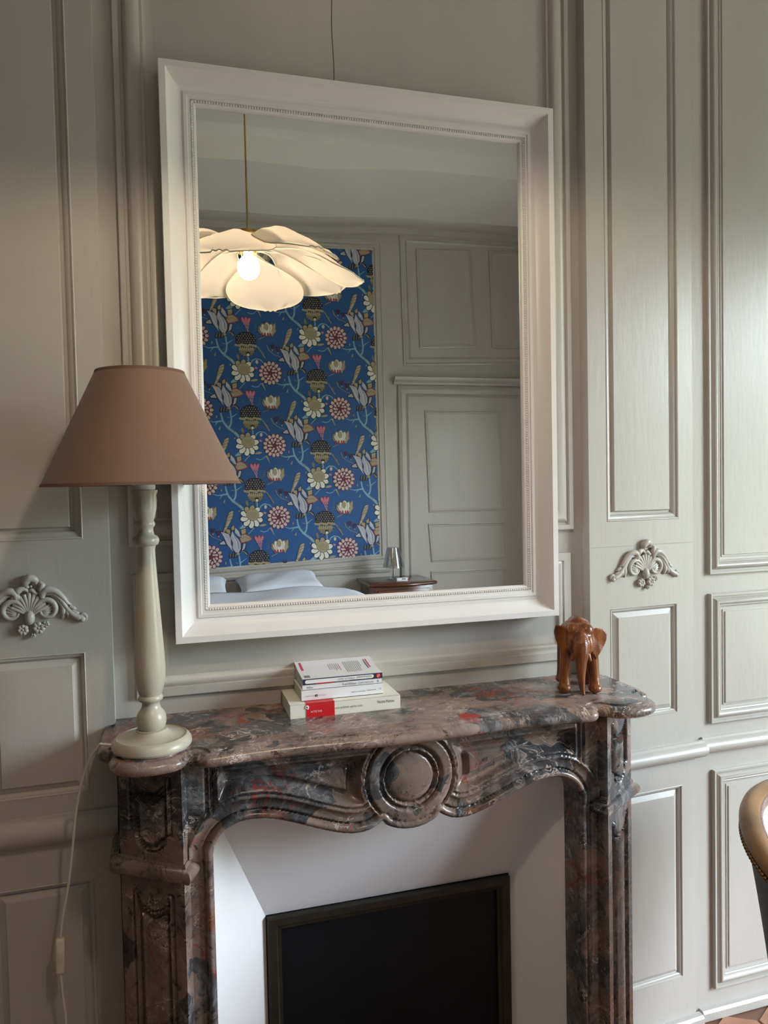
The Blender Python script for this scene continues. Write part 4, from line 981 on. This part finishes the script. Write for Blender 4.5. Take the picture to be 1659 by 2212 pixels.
for sx in (-1, 1):
    cap((sx*2.6*K, -3.3*K, 9.5*K), (sx*3.3*K, -3.7*K, 3.4*K), .0172, .0118); cap((sx*3.3*K, -3.7*K, 3.4*K), (sx*3.35*K, -4.1*K, 1.2*K), .0118, .0135); b_(sx*3.4, -4.2, 1.15, 1.6, 1.75, 1.1)
    cap((sx*2.5*K, 4.2*K, 9.0*K), (sx*3.1*K, 4.6*K, 3.4*K), .018, .0122); b_(sx*3.15, 4.3, 1.15, 1.6, 1.9, 1.1); cap((sx*3.1*K, 4.6*K, 3.4*K), (sx*3.15*K, 4.5*K, 1.2*K), .0122, .0135)
b_(0, -5.2, 12.2, 3.1, 2.8, 3.4); b_(-1.35, -5.5, 14.2, 1.7, 1.8, 1.6); b_(1.35, -5.5, 14.2, 1.7, 1.8, 1.6)
b_(-1.6, -6.6, 11.3, 1.3, 1.4, 2.2); b_(1.6, -6.6, 11.3, 1.3, 1.4, 2.2)
tr = [(0, -7.0, 13.2, 1.2), (0, -7.9, 11.6, 1.75), (-.05, -8.3, 9.6, 1.65), (-.1, -8.4, 7.4, 1.25), (-.1, -8.3, 5.2, .95), (.0, -8.1, 3.2, .75), (.15, -8.1, 1.6, .55), (.35, -8.4, .50, .42)]
P = densify3([t[:3] for t in tr], 4); rr = np.interp(np.linspace(0, 1, len(P)), np.linspace(0, 1, len(tr)), [t[3] for t in tr])
ELE.tube([tuple(p*K) for p in P], [float(x)*K for x in rr], 14); b_(0, -7.0, 13.2, 1.2, 1.2, 1.2)
b_(.0, -6.3, 8.9, 1.5, 1.2, 1.1); cap((1.5*K, -6.9*K, 9.4*K), (2.0*K, -7.5*K, 8.0*K), .0062, .0035); cap((-1.5*K, -6.9*K, 9.4*K), (-1.9*K, -7.5*K, 8.0*K), .0062, .0035)
def ear(sx, outline, th):
    vs = []; n = len(outline)
    for (x, y, z) in outline: vs.append((sx*x*K, (y-th)*K, z*K))
    for (x, y, z) in outline: vs.append((sx*x*K, (y+th)*K, z*K))
    c0 = np.mean(np.array(vs[:n]), 0)+np.array([0, .25*K, 0]); c1 = np.mean(np.array(vs[n:]), 0)+np.array([0, .25*K, 0])
    vs += [tuple(c0), tuple(c1)]
    ELE.add(vs, [(i, (i+1) % n, 2*n) for i in range(n)]+[(n+(i+1) % n, n+i, 2*n+1) for i in range(n)]+[(i, n+i, n+(i+1) % n, (i+1) % n) for i in range(n)])
ear(1, [(2.0, -4.8, 14.0), (3.8, -4.2, 14.5), (5.4, -3.4, 14.1), (6.3, -2.9, 13.0), (6.2, -2.9, 11.6), (5.5, -3.4, 10.2), (4.6, -4.2, 8.9), (3.6, -4.8, 7.8), (2.6, -5.0, 9.4), (2.0, -5.2, 11.4)], .32)
ear(-1, [(2.0, -4.8, 14.0), (3.4, -4.4, 14.9), (5.2, -3.8, 15.1), (5.6, -3.5, 13.4), (5.2, -3.6, 11.6), (4.4, -4.0, 10.0), (3.6, -4.6, 8.6), (2.4, -5.0, 9.2), (2.0, -5.2, 11.4)], .34)
for sx in (-1, 1): b_(sx*2.35, -6.6, 12.4, .42, .42, .35)
cap((0, 6.6*K, 12.0*K), (0, 7.6*K, 7.5*K), .0045, .003)
eo = ELE.build('wooden_elephant', CARVED, None, None)
eo.location = (.9165, -.125, ZS+.0010); eo.rotation_euler = (0, 0, math.radians(-24)); eo.scale = (1, 1, 1.03)
tag(eo, 'carved orange brown wooden elephant standing on the mantel shelf', 'figurine')
rm_ = eo.modifiers.new('carve', 'REMESH'); rm_.mode = 'VOXEL'; rm_.voxel_size = .0015; rm_.use_smooth_shade = True
sm_ = eo.modifiers.new('soften', 'SMOOTH'); sm_.factor = .5; sm_.iterations = 3
# ================================================================== petal pendant (seen in the mirror)
bp_ = Mp(537, 578, -1.15); PX, PY, PZ = bp_
PEN = empty('petal_pendant_lamp', (PX, PY, PZ), 0, 'lit pendant lamp with large ivory fabric petals hanging in the room, seen in the mirror', 'pendant lamp')
m_ = MB(); m_.ball((0, 0, 0), (.040, .040, .044), 20, 14); m_.lathe([(.018, .036), (.015, .058), (0, .058)], n=16, cap=False); m_.build('bulb', BULB, PEN, 180)
m_ = MB(); m_.lathe([(0, .055), (.022, .055), (.022, .085), (.014, .10), (.006, .11), (0, .11)], n=20, cap=False); m_.build('bulb_holder', GOLD, PEN, 40)
m_ = MB()
for i in range(8):
    a = 2*PI*i/8; m_.tube([(.03*math.cos(a), .03*math.sin(a), .045), (.03*math.cos(a), .03*math.sin(a), .12), (.02*math.cos(a), .02*math.sin(a), .13)], .0028, 6)
m_.lathe([(.0, .118), (.034, .118), (.034, .130), (.0, .130)], n=24, cap=False); m_.build('rod_cage', GOLD, PEN, 40)
m_ = MB(); top = Mp(519, 248, -1.15); m_.tube([(0, 0, .11), (0, 0, HC-PZ-.02)], .0035, 8); m_.build('suspension_rod', GOLD, PEN, 60)
m_ = MB(); m_.lathe([(0, HC-PZ-.045), (.02, HC-PZ-.04), (.055, HC-PZ-.012), (.055, HC-PZ), (0, HC-PZ)], n=24, cap=False); m_.build('ceiling_cap', GOLD, PEN, 40)
PETN = 8
def sstf(x): return x*x*(3-2*x)*.9+.1*x
for i in range(PETN):
    az = 2*PI*(i+.42)/PETN; hi_ = i % 2
    nu, nv = 18, 12; vs = []; edge = []
    for u in range(nu+1):
        t = u/nu
        r = .040+.375*t; z = .068+(.048 if hi_ else .030)*math.sin(PI*min(1, t*1.25))*.9-(.095 if hi_ else .130)*t**2.0
        hw = .005+.149*(sstf(max(0, t-.07)/.59) if t < .66 else math.sqrt(max(0, 1-((t-.66)/.345)**2)))
        for v in range(nv+1):
            q = -1+2*v/nv; zz2 = z-.045*q*q*math.sin(PI*t)+.0025*math.sin(q*9+i); rr2 = r-.012*q*q*t
            wob = hw*q; vs.append((rr2*math.cos(az)-wob*math.sin(az), rr2*math.sin(az)+wob*math.cos(az), zz2))
    fs = [(u*(nv+1)+v, u*(nv+1)+v+1, (u+1)*(nv+1)+v+1, (u+1)*(nv+1)+v) for u in range(nu) for v in range(nv)]
    m_ = MB(); m_.add(vs, fs); pe2 = m_.build('petal', PETAL, PEN, 180)
    loop = [vs[u*(nv+1)] for u in range(nu+1)]+[vs[nu*(nv+1)+v] for v in range(1, nv)]+[vs[u*(nv+1)+nv] for u in range(nu, -1, -1)]
    m_ = MB(); m_.tube(loop, .0022, 6); m_.build('wire_rim', plain('ivory_wire', (.75, .68, .55), .5) if i == 0 else bpy.data.materials['ivory_wire'], pe2, 180)
# ================================================================== bed, pillows, bedside table (seen in the mirror)
pL = Mp(513, 1252, -3.85); pR = Mp(688, 1240, -3.85)
ZBED = .60
BED = empty('bed', (.57, YB+1.03, 0), 0, 'bed made up with white linen under the blue floral wallpaper, seen in the mirror', 'bed')
BWD, BLN = 1.44, 1.96
rbox('bed_base', plain('bed_base_fabric', (.35, .33, .3), .9), BED, (BWD, BLN, .34), (0, 0, .27), .03, 3)
rbox('mattress', LINEN, BED, (BWD, BLN, .22), (0, 0, .55), .06, 5)
dv = MB(); nx2, ny2 = 36, 36; vs = []
for j in range(ny2+1):
    for i in range(nx2+1):
        x = -BWD/2-.05+(BWD+.10)*i/nx2; y = -BLN/2+.60+(BLN-.60)*1.0*j/ny2
        ex = max(0, abs(x)-BWD/2+.10)/.15; z = .715+.05*(1-min(1, ex)**2)-.05*ex+.010*math.sin(x*9+y*4)+.008*math.sin(y*11-x*5)-.08*max(0, (y-.8))**1.0
        vs.append((x, y, z))
dv.add(vs, [(j*(nx2+1)+i, j*(nx2+1)+i+1, (j+1)*(nx2+1)+i+1, (j+1)*(nx2+1)+i) for j in range(ny2) for i in range(nx2)])
so_ = dv.build('duvet', LINEN, BED, 180); sol = so_.modifiers.new('thick', 'SOLIDIFY'); sol.thickness = .05; sol.offset = -1
for sx in (-.62, .62):
    for sy in (-.9, .9): m_ = MB(); m_.lathe([(.022, 0), (.028, .10)], (sx, sy, 0), n=16); m_.build('leg', WALNUT, BED, 40)
def pillow(loc, rot, w_, h_, t_, label, seed=0):
    mb = MB(); n = 22; vs = []; rd = random.Random(seed); ph = rd.random()*6
    for s in (1, -1):
        for j in range(n+1):
            for i in range(n+1):
                a, b = -1+2*i/n, -1+2*j/n; e = (1-a**4)*(1-b**4)
                th = t_/2*max(0, e)**.45; x = a*w_/2*(1-.06*(1-b*b)*-1*0-.05*(1-abs(b))*0); pin = 1-.07*(1-abs(b)**2)*abs(a)**3
                pin2 = 1-.07*(1-abs(a)**2)*abs(b)**3
                vs.append((a*w_/2*pin, b*h_/2*pin2, s*th+.006*math.sin(5*a+3*b+ph)*e))
    m = (n+1)*(n+1)
    fs = [(j*(n+1)+i, j*(n+1)+i+1, (j+1)*(n+1)+i+1, (j+1)*(n+1)+i) for j in range(n) for i in range(n)]
    mb.add(vs, fs+[tuple(m+k for k in f[::-1]) for f in fs])
    o = mb.build('pillow', LINEN, None, 180); o.location = loc; o.rotation_euler = rot
    return tag(o, label, 'pillow', 'pillows on the bed')
pc = Mp(601, 1275, -3.83)
pillow((pc[0]+.01, YB+.28, .752), (math.radians(-10), math.radians(-2), 0), .60, .42, .12, 'white pillow leaning against the wall at the end of the bed beside the bedside table', 1)
pillow((.16, YB+.29, .750), (math.radians(-10), 0, .04), .52, .42, .12, 'white pillow half cut off by the mirror frame, further from the bedside table', 2)
# bedside table
nl = Mp(793, 1262, -3.72); nr = Mp(938, 1254, -3.72); NW = nr[0]-nl[0]; NX = (nl[0]+nr[0])/2; NZ = .735
NS = empty('bedside_table', (NX, YB+.26, 0), 0, 'small reddish brown wooden bedside table with moulded top, seen in the mirror', 'table')
tp = MB(); outl = []
for t in np.linspace(-1, 1, 25): outl.append((t*NW/2, .22+.018*math.cos(t*PI*1.0)-.012*abs(t)**6))
full = outl+[(NW/2, -.22), (-NW/2, -.22)]
prof2 = [(.016, -.026), (.006, -.022), (0, -.014), (.002, -.005), (.008, 0)]
def off(P, d_):
    n = len(P); R_ = []
    for i in range(n):
        a = P[i-1]; b = P[(i+1) % n]; tx, ty = b[0]-a[0], b[1]-a[1]; l = math.hypot(tx, ty); R_.append((P[i][0]-ty/l*-d_*-1, P[i][1]+tx/l*-d_*-1*-1))
    return R_
rings = [[(x*(1-d_/(NW/2)), y*(1-d_/.22), NZ+dz_) for x, y in full] for d_, dz_ in prof2]; n = len(full)
tp.add([p for r_ in rings for p in r_], [(k*n+i, k*n+(i+1) % n, (k+1)*n+(i+1) % n, (k+1)*n+i) for k in range(len(rings)-1) for i in range(n)]+[tuple(range(n)), tuple((len(rings)-1)*n+i for i in range(n))])
tp.build('table_top', WALNUT, NS, 40)
rbox('body', WALNUT, NS, (NW-.06, .38, .34), (0, -.005, NZ-.026-.17), .004, 2)
dw = rbox('drawer', WALNUT, NS, (NW-.12, .018, .12), (0, .19, NZ-.11), .005, 2)
m_ = MB(); m_.ball((0, .208, NZ-.11), .012, 12, 8); m_.build('knob', GOLD, dw, 180)
for sx in (-1, 1):
    for sy in (-1, 1):
        m_ = MB(); x0, y0 = sx*(NW/2-.055), sy*.16; m_.tube([(x0, y0, .38), (x0+sx*.015, y0+sy*.015, .28), (x0+sx*.004, y0+sy*.004, .12), (x0+sx*.016, y0+sy*.016, .0)], [.026, .022, .014, .018], 10); m_.build('leg', WALNUT, NS, 60)
# bedside lamp of clear acrylic
lb = Mp(852, 1255, -3.83)
BL = empty('bedside_lamp', (lb[0]-.005, YB+.27, NZ), 0, 'small clear acrylic lamp with conical transparent shade on the bedside table', 'lamp')
m_ = MB(); m_.lathe([(0, 0), (.058, 0), (.058, .012), (.045, .020), (.014, .026), (.010, .06), (.010, .085), (0, .085)], n=32, cap=False); m_.build('base', CLEAR, BL, 40)
m_ = MB(); m_.lathe([(.006, .03), (.006, .10)], n=12); m_.build('stem', plain('red_black_stem', (.25, .02, .02), .4), BL, 40)
m_ = MB(); m_.lathe([(.083, .095), (.047, .245), (.0455, .245), (.0815, .095), (.083, .095)], n=40, cap=False); m_.build('lamp_shade', CLEAR, BL, 60)
m_ = MB(); m_.lathe([(.008, .10), (.008, .115), (.016, .13), (.018, .142), (.012, .158), (0, .162)], n=16, cap=False); m_.build('bulb', plain('amber_bulb_glass', (.45, .30, .14), .2), BL, 60)
mx_ = rbox('match_box', plain('white_card_box', (.82, .83, .85), .5), None, (.085, .045, .022), (0, 0, 0), .002, 2); mx_.location = (lb[0]+.035, YB+.345, NZ+.0115); mx_.rotation_euler = (0, 0, .1)
tag(mx_, 'small white box with dark strip lying beside the clear bedside lamp', 'box'); rbox('strike_strip', INK, mx_, (.03, .001, .006), (.012, .0228, .004), 0, 1); rbox('box_end', RED, mx_, (.006, .046, .012), (.0405, 0, .0005), .001, 1)
# ================================================================== tub armchair at the right
CH = empty('tub_armchair', (1.402, -.505, 0), math.radians(25), 'tub armchair with waxed wooden rail, nail heads and pale blue inside upholstery', 'armchair')
def rail_pt(ph, sc_=1.0, z=None):       # ph 0..1 from right arm front round the back to left arm front
    a, b, f = .285, .245, .24
    Ltot = f+PI*(a+b)/2+f; s = ph*Ltot
    if s < f: x, y, g = a, -f+s, 0.
    elif s > Ltot-f: x, y, g = -a, -(s-(Ltot-f)), 0.
    else:
        t = (s-f)/(Ltot-2*f)*PI; x, y, g = a*math.cos(t), b*math.sin(t), math.sin(t)
    zz3 = .635+.10*g**.8 if g > 0 else .635-.02*min(1, (-y)/f)
    return (x*sc_, y*sc_, zz3 if z is None else z)
NP = 60
rp = [rail_pt(i/NP) for i in range(NP+1)]
m_ = MB(); m_.tube(rp, .024, 14, 0, .85); m_.build('top_rail', CHAIRWOOD, CH, 180)
def shell(name, m, sc0, dz0, sc1, z1):
    mb = MB(); vs = []; nz3 = 8
    for j in range(nz3+1):
        t = j/nz3
        for i in range(NP+1):
            x, y, z = rail_pt(i/NP); s_ = sc0+(sc1-sc0)*t**.8; vs.append((x*s_, y*s_, (z+dz0)*(1-t)+z1*t))
    mb.add(vs, [(j*(NP+1)+i, j*(NP+1)+i+1, (j+1)*(NP+1)+i+1, (j+1)*(NP+1)+i) for j in range(nz3) for i in range(NP)]); return mb.build(name, m, CH, 180)
shell('outer_back', CHAIROUT, 1.06, -.012, .84, .36); shell('inner_back', CHAIRIN, .93, -.004, .68, .40)
nl_ = MB()
for i in range(0, 150):
    x, y, z = rail_pt(i/149); nl_.ball((x*1.075, y*1.075, z-.017), .0055, 8, 5)
tag(nl_.build('nail_heads', BRONZE, CH, 180), kind='stuff')
pp = MB(); pp.tube([(x*.925, y*.925, z+.006) for x, y, z in rp], .005, 8); pp.build('piping', plain('striped_piping', (.25, .16, .15), .8, .6, 400), CH, 180)
seat = MB(); so2 = [rail_pt(i/40, .72, 0)[:2] for i in range(41)]
def sx_(p): return p
for zc0, zc1, sc_, nm, m2 in ((.33, .39, 1.0, 'seat_frame', CHAIRWOOD), (.39, .46, .96, 'seat_cushion', CHAIRIN)):
    mb = MB(); n = len(so2); rg = [[(x*s_*sc_, y*s_*sc_, z) for x, y in so2] for s_, z in ((.97, zc0), (1, zc0+.012), (1, zc1-.02), (.95, zc1), (.6, zc1+(.015 if nm == 'seat_cushion' else 0)))]
    mb.add([p for r_ in rg for p in r_], [(k*n+i, k*n+(i+1) % n, (k+1)*n+(i+1) % n, (k+1)*n+i) for k in range(len(rg)-1) for i in range(n)]+[tuple(range(n)), tuple((len(rg)-1)*n+i for i in range(n))]); mb.build(nm, m2, CH, 50)
for x, y in ((-.15, -.14), (.15, -.14), (-.11, .10), (.11, .10)):
    m_ = MB(); sx3, sy3 = (1 if x > 0 else -1), (1 if y > 0 else -1)
    m_.tube([(x, y, .36), (x+sx3*.025, y+sy3*.02, .27), (x+sx3*.008, y+sy3*.006, .12), (x+sx3*.03, y+sy3*.025, .0)], [.03, .027, .015, .018], 12); m_.build('leg', CHAIRWOOD, CH, 60)
